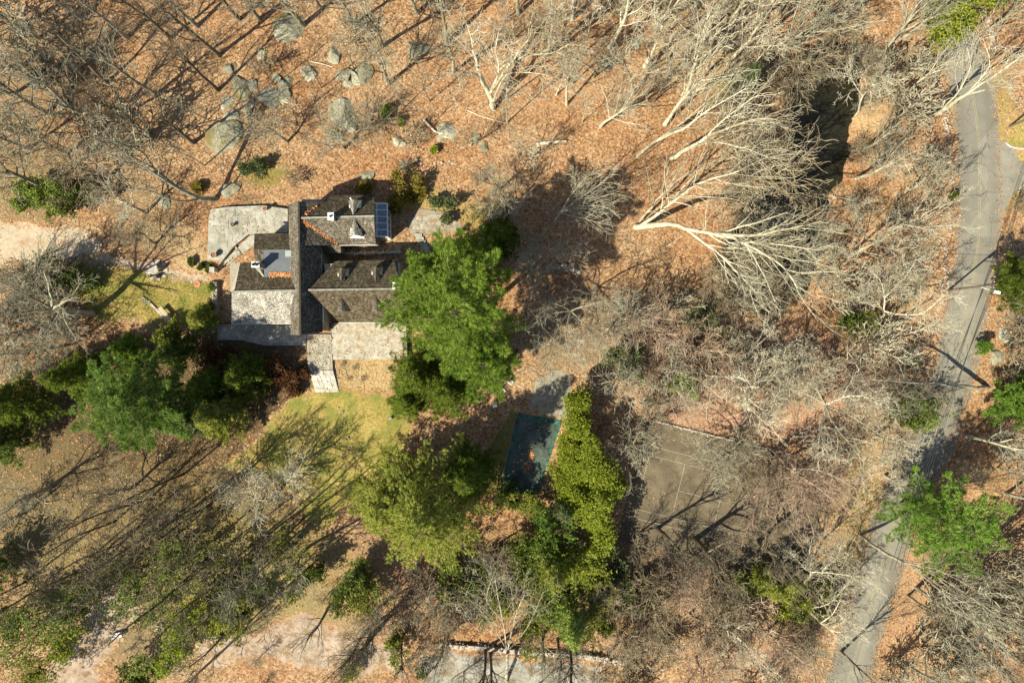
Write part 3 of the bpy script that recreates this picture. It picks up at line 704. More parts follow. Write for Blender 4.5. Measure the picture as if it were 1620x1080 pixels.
# dormers: apex against the slope, front towards the eave
def dormer(apex, front, hw, drop, out, mat='shingle', sill=False):
    a = Vector(apex); f = Vector(front); d = (f - a); d.z = 0; d.normalize(); s = Vector((-d.y, d.x, 0))
    el = f + s * hw - Vector((0, 0, drop)); er = f - s * hw - Vector((0, 0, drop))
    D = roof([(el, a + Vector((0, 0, -0.0)), a, f)], mat, 0.28, 0.08, 'dormer')
    roof([(er, a, a, f)], mat, 0.28, 0.08, 'dormer_roof', D)
    D.name = 'dormer'
    mb = MB(); b = f - d * 0.12
    wl, wr = b + s * hw * 0.86 - Vector((0, 0, drop * .9)), b - s * hw * 0.86 - Vector((0, 0, drop * .9))
    base = Vector((0, 0, out))
    p = [wl - base, wr - base, wr, b - Vector((0, 0, .1)), wl]; bk = [x - d * 0.9 for x in p]
    mb.poly(p); mb.poly(bk[::-1])
    for i in range(5): j = (i + 1) % 5; mb.poly([p[i], bk[i], bk[j], p[j]])
    hp(mb, 'dormer_wall', MAT['trim'], D)
    window(f - d * 0.10 - Vector((0, 0, drop * .9 + out * .45)), hw * 1.1, min(1.0, out * .8), (d.x, d.y, 0), D)
    if sill:
        mb = MB(); q = f - Vector((0, 0, drop * .9 + out)) + d * .06; mb.bar(q + s * hw * 1.05, q - s * hw * 1.05, .2, .1); hp(mb, 'sill', MAT['white'], D)
dormer(Q(1135,246,8.5), Q(1140,122,8.25), 0.92, 0.8, 1.1, 'shingle_pale')
dormer(Q(1146,264,8.4), Q(1147,390,8.0), 0.92, 0.8, 1.0, 'shingle_pale', sill=True)
dormer(Q(1046,752,7.75), Q(1050,638,7.55), 0.85, 0.8, 1.0, 'shingle')
dormer(Q(1304,746,7.75), Q(1308,628,7.55), 0.85, 0.8, 1.0, 'shingle')
dormer(Q(1048,858,7.35), Q(1052,962,7.05), 0.9, 0.8, 0.9, 'shingle')
dormer(Q(1312,856,7.35), Q(1314,962,7.05), 0.9, 0.8, 0.9, 'shingle')
# chimneys
def chimney(c, w, d, z0, z1, pots=1):
    mb = MB(); x, y = c.x, c.y
    mb.box((x, y, (z0 + z1) / 2), (w, d, z1 - z0), 0, 0.96); o = hp(mb, 'chimney', MAT['ridge'])
    mb = MB(); mb.box((x, y, z1 + .06), (w * 1.12, d * 1.12, .12)); hp(mb, 'chimney_cap', MAT['trim'], o)
    for k in range(pots):
        mb = MB(); px = x + (k - (pots - 1) / 2) * w * .45; mb.lathe((px, y, z1 + .121), [(w * .2, 0), (w * .18, .3), (w * .14, .3), (w * .14, .05)], 10); hp(mb, 'flue', MAT['dark'], o)
chimney(Q(968,250,9.5), .75, .95, 6.6, 9.5, 1)
chimney(Q(402,612,8.6), 1.0, .75, 4.6, 8.6, 2)
chimney(Q(1470,772,9.2), 1.2, .9, 5.5, 9.2, 2)
mb = MB(); mb.bar(Q(1115,113,9.0), Q(1128,128,7.6), .16); hp(mb, 'vent_pipe', MAT['white'])
# conservatory
CON = MB()
R0 = [Q(1290,150,4.3), Q(1288,398,4.3)]; R1 = [Q(1392,152,2.9), Q(1397,400,2.9)]
B1 = [Vector((R1[0].x, R1[0].y, 0.05)), Vector((R1[1].x, R1[1].y, 0.05))]
frame = MB(); base = MB(); panes = []
mid = [R0[k].lerp(R1[k], 0.24) for k in (0, 1)]
for k in range(6):
    t_ = k / 5; a, b = R0[0].lerp(R0[1], t_), R1[0].lerp(R1[1], t_)
    frame.bar(a, b, .13 if k in (0, 5) else .075, .1); frame.bar(b, Vector((b.x, b.y, .05)), .13 if k in (0, 5) else .075)
for a, b, w_ in ((R0[0], R0[1], .14), (R1[0], R1[1], .16), (mid[0], mid[1], .12)): frame.bar(a, b, w_, .1)
frame.bar(B1[0] + Vector((0, 0, .6)), B1[1] + Vector((0, 0, .6)), .1)
for k in (0, 1):
    w0 = Vector((R0[k].x, R0[k].y, 0.05)); frame.bar(w0 + Vector((0, 0, .6)), B1[k] + Vector((0, 0, .6)), .1)
    m_ = R0[k].lerp(R1[k], .5); frame.bar(Vector((m_.x, m_.y, .05)), m_, .075)
    frame.bar(w0 + Vector((0, 0, 2.4)), B1[k] + Vector((0, 0, 2.4)), .1)
CO = hp(frame, 'conservatory', MAT['white'])
mb = MB(); fp = [R0[0], B1[0], B1[1], R0[1]]; mb.prism([(p.x, p.y) for p in fp], -.2, .1); hp(mb, 'floor', MAT['flag'], CO)
dn = Vector((0, 0, -.02))
for k in range(5):
    t0, t1 = k / 5 + .004, (k + 1) / 5 - .004
    for lo, hi in ((0.02, .235), (.245, .99)):
        mb = MB(); mb.slab([R0[0].lerp(R0[1], t0).lerp(R1[0].lerp(R1[1], t0), lo) + dn, R0[0].lerp(R0[1], t0).lerp(R1[0].lerp(R1[1], t0), hi) + dn,
                            R0[0].lerp(R0[1], t1).lerp(R1[0].lerp(R1[1], t1), hi) + dn, R0[0].lerp(R0[1], t1).lerp(R1[0].lerp(R1[1], t1), lo) + dn], .02)
        hp(mb, 'pane', MAT['glass'], CO)
    a, b = R1[0].lerp(R1[1], t0), R1[0].lerp(R1[1], t1); mb = MB(); mb.bar(Vector((a.x, a.y, 1.72)), Vector((b.x, b.y, 1.72)), .02, 2.2); hp(mb, 'pane', MAT['glass'], CO)
for k in (0, 1):
    a, b = Vector((R0[k].x + .1, R0[k].y, 1.5)), Vector((B1[k].x - .08, B1[k].y, 1.5)); mb = MB(); mb.bar(a, b, .02, 1.7); hp(mb, 'pane', MAT['glass'], CO)
mb = MB(); mb.bar((B1[0].x, B1[0].y, .33), (B1[1].x, B1[1].y, .33), .16, .55); mb.bar((R0[1].x, R0[1].y, .33), (B1[1].x, B1[1].y, .33), .15, .53); hp(mb, 'plinth', MAT['trim'], CO)

# leaf drifts caught on the roofs
def drift(pts, n, z, spread, label, size=.085):
    L = []
    for i in range(n):
        t_ = rnd.random() * (len(pts) - 1); k = int(t_); f = t_ - k
        zx = pts[k][0] * (1 - f) + pts[k + 1][0] * f + rnd.gauss(0, spread); zy = pts[k][1] * (1 - f) + pts[k + 1][1] * f + rnd.gauss(0, spread)
        zz = (pts[k][2] * (1 - f) + pts[k + 1][2] * f) if len(pts[k]) > 2 else z
        q = Q(zx, zy, zz); L.append((q.x, q.y, zz + .04 + .06 * rnd.random()))
    leaf_quads('leaf_drift', L, size, MAT['orange_leaves'], label)
drift([(512,688),(560,684),(620,688),(680,692),(694,660),(692,630)], 420, 6.38, 9, 'orange leaves banked along the edge of the flat grey roof')
drift([(740,275,8.55),(800,315,7.95),(860,352,7.3),(940,405,6.4),(1020,458,5.5)], 230, 0, 8, 'rusty leaves filling the long roof valley south of the north-east ridge', .065)
drift([(730,258,8.6),(800,215,7.85),(870,175,7.0)], 70, 0, 8, 'few leaves in the short northern roof valley', .08)
drift([(845,470,4.95),(862,505,4.4)], 150, 0, 9, 'leaves heaped in the corner of the low roof between the eastern wings')
drift([(700,1010,4.9),(708,900,6.2),(716,840,7.1)], 90, 0, 5, 'leaves lying where the pale west roof meets the long ridge wing', .08)

# ------------------------------------------------------------------ terraces, steps and garden walls (structure), stones in them as pieces
def terrace(name, pts, z, mat, label=None):
    mb = MB(); mb.prism([tuple(Vector(p)[:2]) for p in pts], -0.6, z); return tag(mb.build(name, MAT[mat]), kind='structure')
def Z5(zx, zy, z=0.0): return P(320 + zx * 0.21014, 420 + zy * 0.21014, z)
def flagstones(parent, poly, z, size, mat, gap=0.035, maxn=300, th=0.03, rot=0.0):
    """irregular flags in uneven rows, each its own piece, clipped to the polygon"""
    pw = [tuple(Vector(p)[:2]) for p in poly]; xs = [p[0] for p in pw]; ys = [p[1] for p in pw]; n = 0
    x0, x1, y0, y1 = min(xs), max(xs), min(ys), max(ys); ph = rnd.random() * 9
    wob = lambda x, j: .28 * size * math.sin(x * 1.1 / size + j * 2.3 + ph) * .5 + .12 * size * math.sin(x * 2.9 / size + j)
    y = y0; j = 0
    while y < y1 and n < maxn:
        h = size * rnd.uniform(.65, 1.15); x = x0 - rnd.random() * size
        while x < x1:
            w = size * rnd.uniform(.7, 1.7); s0, s1 = rnd.gauss(0, .08) * size, rnd.gauss(0, .08) * size
            q = [(x + gap, y + wob(x, j) + gap), (x + w - gap, y + wob(x + w, j) + gap), (x + w - gap + s0, y + h + wob(x + w, j + 1) - gap), (x + gap + s1, y + h + wob(x, j + 1) - gap)]
            x += w
            qa = np.array(q)
            if sdist(qa[:, 0], qa[:, 1], pw).min() < .02 or n >= maxn: continue
            mb = MB(); mb.prism(q, z - .02, z + th + rnd.random() * .02); mb.build('flagstone', MAT[mat], parent); n += 1
        y += h; j += 1
patio = [Q(65,270),Q(80,205),Q(200,185),Q(470,175),Q(655,200),Q(655,375),Q(540,378),Q(362,390),Q(250,480),Q(165,588),Q(55,575)]
PT = terrace('patio', patio, 0.75, 'flag')
flagstones(PT, patio, 0.75, 1.15, 'flag')
mb = MB(); mb.slab([Q(362,395,.35), Q(400,385,.4), Q(390,470,.3), Q(250,560,.1), Q(185,625,.05), Q(150,600,.05), Q(260,490,.2)], .3); tag(mb.build('path', MAT['flag']), kind='structure')
terrace('terrace', [Z5(1000,432), Z5(1540,432), Z5(1550,700), Z5(995,708)], 0.9, 'flag_tan')
TE = terrace('terrace', [Z5(125,440), Z5(700,450), Z5(700,515), Z5(790,520), Z5(785,600), Z5(480,602), Z5(300,560), Z5(125,560)], 0.5, 'flag')
flagstones(TE, [Z5(480,520), Z5(785,525), Z5(785,600), Z5(480,600)], 0.5, 0.42, 'step', .02)
flagstones(TE, [Z5(130,445), Z5(660,455), Z5(470,560), Z5(140,555)], 0.5, 1.0, 'flag')
# stone walk and steps down to the lawn
SW = terrace('path', [Z5(790,518), Z5(972,518), Z5(988,780), Z5(800,790)], 0.35, 'flag')
flagstones(SW, [Z5(790,518), Z5(975,518), Z5(988,780), Z5(800,790)], 0.35, 0.85, 'flag')
ST = link('steps', None, loc=Z5(930, 870)); ST['kind'] = 'structure'
for k in range(9):
    t0, t1 = k / 9, (k + 1) / 9; zt = 0.40 - k * .04
    L0, L1 = Z5(808, 792).lerp(Z5(852, 952), t0), Z5(808, 792).lerp(Z5(852, 952), t1); R0_, R1_ = Z5(990, 785).lerp(Z5(1032, 950), t0), Z5(990, 785).lerp(Z5(1032, 950), t1)
    cuts = sorted([0, 1] + [rnd.uniform(.25, .45), rnd.uniform(.55, .8)])
    for c0_, c1_ in zip(cuts[:-1], cuts[1:]):
        mb = MB(); e = .012
        mb.prism([tuple(L0.lerp(R0_, c0_ + e)[:2]), tuple(L0.lerp(R0_, c1_ - e)[:2]), tuple(L1.lerp(R1_, c1_ - e)[:2]), tuple(L1.lerp(R1_, c0_ + e)[:2])], -.2, zt + rnd.random() * .02)
        unp(mb.build('step_stone', MAT['step'], ST), ST)
# dark planting bed is litter; flagged landing north-east of the house
NE = terrace('terrace', [P(644,345), P(664,330), P(726,338), P(732,364), P(700,368), P(668,372), P(650,372)], 0.12, 'flag_tan')
flagstones(NE, [P(644,345), P(664,332), P(726,340), P(730,362), P(668,370), P(650,370)], 0.12, 0.9, 'flag_tan')
for k in range(6):
    a = P(656 + k * 3, 372 + k * 5); b = P(668 + k * 2.4, 372 + k * 5); mb = MB(); mb.box(((a.x + b.x) / 2, a.y, .15 - k * .02), (1.15, .42, .3), -.1); unp(mb.build('step_stone', MAT['flag'], ST), ST)

def rock_mesh(name, mat, seed, sub=2):
    import bmesh
    bm = bmesh.new(); bmesh.ops.create_icosphere(bm, subdivisions=sub, radius=1.0)
    r = random.Random(seed); ax = [Vector((r.gauss(0, 1), r.gauss(0, 1), r.gauss(0, .7))).normalized() for _ in range(12)]; of = [r.uniform(.42, .9) for _ in ax]
    for v in bm.verts:
        p = v.co.copy()
        for a, o_ in zip(ax, of):
            d = p.dot(a)
            if d > o_: p -= a * (d - o_) * .96
        f = fbm(np.array([p.x * 1.6 + seed]), np.array([p.y * 1.6 + p.z * 1.3]), 4)[0] - .47
        v.co = p * (1 + .55 * f)
    me = bpy.data.meshes.new(name); bm.to_mesh(me); bm.free(); me.materials.append(mat); return me
ROCKS = [rock_mesh('rock', MAT['boulder'], 30 + i, 4) for i in range(10)]
SMALL = [rock_mesh('stone', MAT['wall_stone'], 60 + i, 1) for i in range(6)]
_sv = [(np.array([v.co[:] for v in m.vertices]), np.array([p.vertices[:] for p in m.polygons])) for m in SMALL]
def stone_wall(pts, w, h, label, size=.35, mat='wall_stone', name='stone_wall', cat='stone wall', dens=1.0, z0=None, px=True, loose=0.0):
    line = [Vector((*p, 0)) for p in (W2(pts) if px else pts)]
    V, Fv, off = [], [], 0
    for a, b in zip(line[:-1], line[1:]):
        L = (b - a).length; d = (b - a) / L; s = Vector((-d.y, d.x, 0)); n = max(1, int(L * w * h / (size ** 3) * .9 * dens))
        for i in range(n):
            q = a + d * rnd.uniform(0, L) + s * (rnd.uniform(-.5, .5) * w + rnd.gauss(0, loose)); zz = (hz(q.x, q.y) if z0 is None else z0) + rnd.random() ** 1.3 * h * .85
            sv, sf = _sv[rnd.randrange(6)]; sc = size * rnd.uniform(.4, .8); R = np.array(Matrix.Rotation(rnd.random() * 6.28, 3, 'Z') @ Matrix.Rotation(rnd.gauss(0, .3), 3, 'X'))
            V.append((sv * np.array([1.2, .9, .6]) * sc) @ R.T + np.array([q.x, q.y, zz])); Fv.append(sf + off); off += len(sv)
    t = empty(name, (line[0].x, line[0].y, 0), label, cat)
    core = MB()
    for a, b in zip(line[:-1], line[1:]):
        za = hz((a.x + b.x) / 2, (a.y + b.y) / 2) if z0 is None else z0
        core.bar(Vector((a.x, a.y, za + h * .3)), Vector((b.x, b.y, za + h * .3)), w * .7, h * .7)
    if loose < .2: unp(core.build('wall_core', MAT[mat], t), t)
    o = unp(link('stones', mesh_np('stones', np.concatenate(V), np.concatenate(Fv), MAT[mat]), t), t); o['kind'] = 'stuff'
    return t
stone_wall([(1489,378),(1496,400),(1495,430),(1492,455),(1484,478)], .7, .5, 'rough pale stone wall on the west verge of the road, facing the street lamp', loose=.3, dens=.8)
stone_wall([(1463,68),(1472,95),(1480,135),(1492,180),(1500,215)], .8, .6, 'tumbled stone wall on the west verge where the road enters at the top', loose=.2)
stone_wall([(1500,245),(1505,290),(1507,330),(1500,370)], .7, .4, 'low scattered stone wall by the road opposite the side road', loose=.35, dens=.7)
stone_wall([(1545,-5),(1556,25),(1568,60),(1576,80)], .8, .5, 'pale stone wall beside moss on the east verge at the top of the picture', loose=.25)
stone_wall([(1594,128),(1602,150),(1610,175)], .7, .5, 'short pale stone wall just above the utility pole at the side road', loose=.2)
stone_wall([(1424,-5),(1430,15),(1438,32)], .8, .4, 'loose stones in a line at the top edge west of the moss bank', loose=.25)
stone_wall([(1476,505),(1470,530),(1462,560)], .7, .4, 'stones scattered along the road verge south of the street lamp', loose=.45, dens=.6)
stone_wall([(1346,384),(1350,395),(1357,372),(1366,335)], .6, .5, 'jumble of pale stones on the leafy bank east of the pond', loose=.25, dens=.7)
stone_wall([(690,1018),(760,1022),(840,1030),(930,1036),(1005,1048)], .8, 1.0, 'dark leaf strewn stone wall along the gravel lane at the bottom', mat='wall_stone', loose=.15)
stone_wall([(248,990),(300,998),(360,1008)], .8, .9, 'stone wall edge beside the dirt lane at lower left', loose=.15)
stone_wall([(92,418),(110,414),(150,416),(175,424)], .8, .5, 'row of pale stones between driveway and garden', loose=.3, dens=.8)
stone_wall([(225,470),(240,482),(255,497),(268,512)], .45, .35, 'thin line of white stones across the west lawn', loose=.15, dens=.9)
stone_wall([(536,640),(545,665),(552,690),(560,715)], .5, .25, 'sunken line of edging stones running down the south lawn', loose=.25, dens=.5)
stone_wall([(640,205),(650,215),(651,235),(655,245)], .7, .5, 'crooked row of pale stones on the slope above the yellow shrubs', loose=.35, dens=.8)
stone_wall([(648,250),(662,256),(674,252)], .8, .5, 'pale rock ledge below the little yellow bush on the hillside', size=.55, loose=.2)
stone_wall([(684,256),(700,258),(716,254)], .7, .4, 'white rock ledge west of the single lime shrub', size=.5, loose=.2)
stone_wall([(343,447),(343,470),(344,520)], .9, 1.1, 'straight garden wall along the west side of the house', mat='wall_stone', loose=.03)
stone_wall([(507,400.5),(560,401.5),(612,400),(636,399)], .45, 1.0, 'low retaining wall topped with pale stone behind the south-east wing', mat='step', z0=0, loose=.03)
stone_wall([(352,374),(372,388),(381,402),(362,412),(353,420)], .35, .5, 'curved edging of the sloping path beside the patio', loose=.05)
stone_wall([(528,512),(529,560)], .4, 1.1, 'short wall between stone walk and tan terrace', mat='flag', name='garden_wall', cat='wall', z0=0, loose=.02)
stone_wall([(1040,667),(1100,682),(1180,702),(1250,718)], .35, .35, 'low dark kerb wall along the north edge of the tennis court', loose=.05)
stone_wall([(864,425),(890,422),(918,432)], .8, 1.2, 'dark gap toothed stone wall on the leafy slope east of the big pine', loose=.15)
stone_wall([(862,452),(872,470),(880,490)], .9, .5, 'pale rubble under bare branches east of the big pine', loose=.4, dens=.6)
# ------------------------------------------------------------------ bare trees
class K:
    """growth habit per level: number of children, angle, length ratio, wiggle, upward pull, start along parent"""
    def __init__(s, n, ang, ratio, wig, up, t0, seg=(7, 6, 5, 4, 3, 3), rr=(.55, .55, .6, .65, .7), rmin=.021, trunk=.55, r0=.022):
        s.n, s.ang, s.ratio, s.wig, s.up, s.t0, s.seg, s.rr, s.rmin, s.trunk, s.r0 = n, ang, ratio, wig, up, t0, seg, rr, rmin, trunk, r0
        s.levels = len(n)
HAB = {
 'tall':  K((10, 6, 5), (33, 30, 34), (.62, .52, .5), (.06, .10, .14, .2), (.05, .09, .07, .04), (.38, .2, .2), trunk=.74, r0=.0165, rmin=.026),
 'oak':   K((8, 7, 6, 3), (58, 42, 44, 45), (.95, .52, .48, .5), (.09, .18, .24, .26, .28), (.02, .05, .05, .03, .0), (.45, .25, .2, .2), trunk=.5, r0=.022, rmin=.023),
 'multi': K((8, 7, 5, 2), (30, 32, 34, 36), (1.1, .5, .48, .5), (.06, .10, .15, .2, .24), (.02, .05, .06, .05, .02), (.25, .25, .2, .2), trunk=.45, r0=.016),
 'twiggy':K((12, 8, 6), (60, 42, 42), (.9, .55, .55), (.10, .15, .2, .26), (.02, .04, .04, .02), (.28, .15, .15), trunk=.5, r0=.018, rmin=.023),
 'pole':  K((9, 5, 4), (45, 40, 40), (.35, .5, .5), (.05, .12, .18, .22), (.04, .08, .05, .02), (.35, .25, .2), trunk=.95, r0=.0095, rmin=.022),
 'brush': K((12, 6, 4), (48, 38, 42), (1.6, .5, .5), (.1, .16, .22, .28), (.0, .04, .03, .0), (.05, .2, .15), trunk=.35, r0=.014),
}
def _perp(d, az):
    ref = (0.0, 0.0, 1.0) if abs(d[2]) < .9 else (1.0, 0.0, 0.0)
    ux = d[1] * ref[2] - d[2] * ref[1]; uy = d[2] * ref[0] - d[0] * ref[2]; uz = d[0] * ref[1] - d[1] * ref[0]
    l = math.sqrt(ux * ux + uy * uy + uz * uz); ux /= l; uy /= l; uz /= l
    vx = d[1] * uz - d[2] * uy; vy = d[2] * ux - d[0] * uz; vz = d[0] * uy - d[1] * ux
    c, s = math.cos(az), math.sin(az); return (ux * c + vx * s, uy * c + vy * s, uz * c + vz * s)
def grow(r, p, d, L, rad, lvl, k, out, end=None):
    n = k.seg[lvl]; st = L / n; x, y, z = p; dx, dy, dz = d; w = k.wig[lvl]; up = k.up[lvl]
    pts = [p]; rads = [rad]; last = lvl >= k.levels
    e = max(k.rmin * .6, rad * (.45 if lvl == 0 else (.3 if not last else .4)))
    for i in range(n):
        dx += r.gauss(0, w); dy += r.gauss(0, w); dz += r.gauss(0, w * .8) + up
        l = math.sqrt(dx * dx + dy * dy + dz * dz); dx /= l; dy /= l; dz /= l
        x += dx * st; y += dy * st; z += dz * st
        pts.append((x, y, z)); rads.append(rad + (e - rad) * (i + 1) / n)
    out.append((pts, rads))
    if not last: spawn(r, pts, rads, L, lvl, k, out)
    return pts, rads
def spawn(r, pts, rads, L, lvl, k, out, t0=None, n=None, scale=1.0, split=None):
    n = n or k.n[lvl]; t0 = k.t0[lvl] if t0 is None else t0; az = r.random() * 6.28; m = len(pts) - 1
    for j in range(n):
        t = t0 + (1 - t0) * (j + .3 + .7 * r.random()) / n; t = min(t, 1.0)
        f = t * m; i = min(int(f), m - 1); f -= i
        a, b = pts[i], pts[i + 1]
        p = (a[0] + (b[0] - a[0]) * f, a[1] + (b[1] - a[1]) * f, a[2] + (b[2] - a[2]) * f)
        d = (b[0] - a[0], b[1] - a[1], b[2] - a[2]); l = math.sqrt(d[0] ** 2 + d[1] ** 2 + d[2] ** 2) + 1e-9; d = (d[0] / l, d[1] / l, d[2] / l)
        az += 2.4 + r.gauss(0, .5); q = _perp(d, az)
        A = math.radians(k.ang[lvl]) * r.uniform(.7, 1.25) * (1.15 - .55 * t if lvl == 0 else 1)
        c, s = math.cos(A), math.sin(A); cd = (d[0] * c + q[0] * s, d[1] * c + q[1] * s, d[2] * c + q[2] * s)
        cl = L * k.ratio[lvl] * (1.2 - .55 * t) * r.uniform(.65, 1.2) * scale
        rr = rads[i] + (rads[i + 1] - rads[i]) * f
        cr = max(k.rmin, rr * k.rr[lvl] * r.uniform(.7, 1.1))
        o = [] if split is not None else out
        grow(r, p, cd, cl, cr, lvl + 1, k, o)
        if split is not None: split.append(o)
def bare_tree(kind, seed, H):
    """trunk polyline + one list of polylines per main limb"""
    r = random.Random(seed); k = HAB[kind]; trunk = []; limbs = []
    n = k.seg[0]; L = H * k.trunk; w = k.wig[0] * .7; pts = [(0, 0, -.3)]; R = H * k.r0; rads = [R * 1.35]; dx = dy = 0.0
    for i in range(n):
        dx += r.gauss(0, w); dy += r.gauss(0, w); st = (L + .3) / n; pts.append((pts[-1][0] + dx * st, pts[-1][1] + dy * st, pts[-1][2] + st)); rads.append(R * (1 - .5 * (i + 1) / n))
    trunk.append((pts, rads)); spawn(r, pts, rads, L, 0, k, None, split=limbs)
    return trunk, limbs
def to_mesh(name, polys):
    V, Fq = tubes(polys); return mesh_np(name, V, Fq, MAT['bark_grey'], True), float(V[:, 2].max())
PROTO = {}
def make_protos(kind, seeds, H):
    PROTO[kind] = []
    for s in seeds:
        tr, li = bare_tree(kind, s, H)
        tm, _ = to_mesh('trunk', tr); lm_ = []; top = 1
        for l in li:
            me, h = to_mesh('limb', l); lm_.append(me); top = max(top, h)
        PROTO[kind].append((tm, lm_, top))
make_protos('tall', (1, 2, 3, 4, 5, 6), 20); make_protos('oak', (11, 12, 13, 14), 14); make_protos('multi', (21, 22, 23), 14)
make_protos('twiggy', (31, 32, 33, 34), 10); make_protos('pole', (41, 42, 43), 10); make_protos('brush', (51, 52, 53, 54), 3.2)
def slot(o, mat):
    o.material_slots[0].link = 'OBJECT'; o.material_slots[0].material = mat
TREES = {}
def tree(px, py, H, kind, bark, label, tip=None, group='bare trees in the woods', cat='tree', name='bare_tree', v=None, rot=None):
    pr = PROTO[kind]; v = rnd.randrange(len(pr)) if v is None else v; tm, lms, top = pr[v]
    b = G(px, py); root = empty(name, b, label, cat, group)
    up = Vector((rnd.gauss(0, .03), rnd.gauss(0, .03), 1))
    if tip: up = P(tip[0], tip[1], H) - b
    up.normalize()
    s = H / top
    root.rotation_mode = 'QUATERNION'
    root.rotation_quaternion = up.to_track_quat('Z', 'Y') @ Quaternion((0, 0, 1), rnd.random() * 6.283 if rot is None else rot)
    root.scale = (s, s, s)
    m = MAT[bark]
    o = link('trunk', tm, root); slot(o, m)
    for l in lms: slot(link('limb', l, root), m)
    return root
def hero(base, limbs, kind, bark, label, cat='tree', seed=1, group=None, name='bare_tree', dens=1.0, lvl=1):
    """a tree whose trunk and main limbs follow measured points: limbs = [(radius0, radius1, [(px,py,z),...])]; the first is the trunk"""
    r = random.Random(seed); b = G(*base); k = HAB[kind]; root = empty(name, b, label, cat, group)
    for i, (r0, r1, pp) in enumerate(limbs):
        w = smooth_line([tuple(P(*q)) for q in pp], 3)
        if pp[0][2] <= 0: w[0] = (w[0][0], w[0][1], hz(w[0][0], w[0][1]) - .3)
        w = [tuple(Vector(p) + (Vector((r.gauss(0, 1), r.gauss(0, 1), r.gauss(0, 1))) * r0 * .25 if 0 < j < len(w) - 1 else Vector())) for j, p in enumerate(w)]
        rr = [r0 + (r1 - r0) * j / (len(w) - 1) for j in range(len(w))]
        out = [(w, rr)]; L = sum((Vector(w[j + 1]) - Vector(w[j])).length for j in range(len(w) - 1))
        if i > 0 or len(limbs) == 1: spawn(r, w, rr, L, lvl, k, out, t0=.2, n=int(k.n[lvl] * 1.5 * dens) + 2, scale=.9)
        V, Fq = tubes([o_ for o_ in out]); V = V - np.array(b)
        o = link('trunk' if i == 0 else 'limb', mesh_np('trunk' if i == 0 else 'limb', V, Fq, MAT[bark], True), root)
    return root

# ------------------------------------------------------------------ evergreens: real leaf and needle faces
def needles(c, d, ln, wd, m, spread, rs, droop=0.0, broad=False):
    """m slender faces on each of the clumps at c (n,3) pointing along d"""
    n = len(c); D = d[:, None, :] + rs.randn(n, m, 3) * spread; D[..., 2] -= droop; D /= np.linalg.norm(D, axis=2, keepdims=True) + 1e-9
    l = ln * (.6 + .8 * rs.rand(n, m, 1)); side = np.cross(D, rs.randn(n, m, 3) * .55 + np.array([0, 0, 1.0])); side /= np.linalg.norm(side, axis=2, keepdims=True) + 1e-9
    w = wd * (.7 + .6 * rs.rand(n, m, 1)); C = c[:, None, :] + rs.randn(n, m, 3) * ln * .12
    if broad:
        V = np.stack([C, C + D * l * .5 - side * w, C + D * l, C + D * l * .5 + side * w], 2)
    else:
        V = np.stack([C - side * w * .5, C + D * l * .6 + side * w * .6, C + D * l, C + D * l * .45 - side * w * .5], 2)
    return V.reshape(-1, 3), m * 4
def crown_mesh(name, c, d, mat, ln, wd, m, spread, seed, droop=0, broad=False):
    rs = np.random.RandomState(seed); c = np.asarray(c); d = np.asarray(d)
    V, per = needles(c, d, ln, wd, m, spread, rs, droop, broad)
    val = np.clip(np.repeat(.5 + .2 * rs.randn(len(c)), per) + .10 * rs.randn(len(V) // 4).repeat(4), 0, 1)
    return mesh_np(name, V, np.arange(len(V)).reshape(-1, 4), mat, False, {'v': ('FLOAT', val)})
def conifer_parts(seed, H, R, prof, whorls, per, tuft, sprig, droop, rise, t0=.22, gap=.12, lmin=.62):
    """trunk + branch tubes, clump centres and directions"""
    r = random.Random(seed); wood = [([(0, 0, -.3), (.1, 0, H * .4), (0, .1, H * .75), (0, 0, H)], [H * .017, H * .012, H * .007, .03])]; C = []; Dd = []
    for i in range(whorls):
        t = t0 + (.98 - t0) * (i + .5 * r.random()) / whorls; z = H * t; az0 = r.random() * 6.28
        for j in range(per):
            if r.random() < gap: continue
            a = az0 + 6.283 * j / per + r.gauss(0, .25); L = R * prof(t) * r.uniform(lmin, 1.14)
            n = 6; x = y = 0.0; zz = z; pts = [(0, 0, z)]; dz = rise
            for k in range(n):
                x += math.cos(a) * L / n; y += math.sin(a) * L / n; zz += (dz - droop * (k / n)) * L / n; a += r.gauss(0, .09); pts.append((x, y, zz))
            wood.append((pts, [.012 + .006 * L * (1 - k / n) for k in range(n + 1)]))
            m = max(3, int(tuft * L))
            for q in range(m):
                f = (.04 + .96 * r.random() ** .72) * n; k = min(int(f), n - 1); g = f - k; A, B = pts[k], pts[k + 1]
                off = r.choice((-1, 1)) * sprig * L * (1.05 - f / n) * r.random() + r.gauss(0, .12)
                c = (A[0] + (B[0] - A[0]) * g - math.sin(a) * off, A[1] + (B[1] - A[1]) * g + math.cos(a) * off, A[2] + (B[2] - A[2]) * g + r.gauss(.05, .14) - abs(off) * droop * .3)
                C.append(c); s = 1 if off > 0 else -1; u = .35 + abs(off) / (sprig * L + .01)
                Dd.append((math.cos(a) - math.sin(a) * s * u * .6, math.sin(a) + math.cos(a) * s * u * .6, .25 - droop * .5))
    return wood, C, Dd
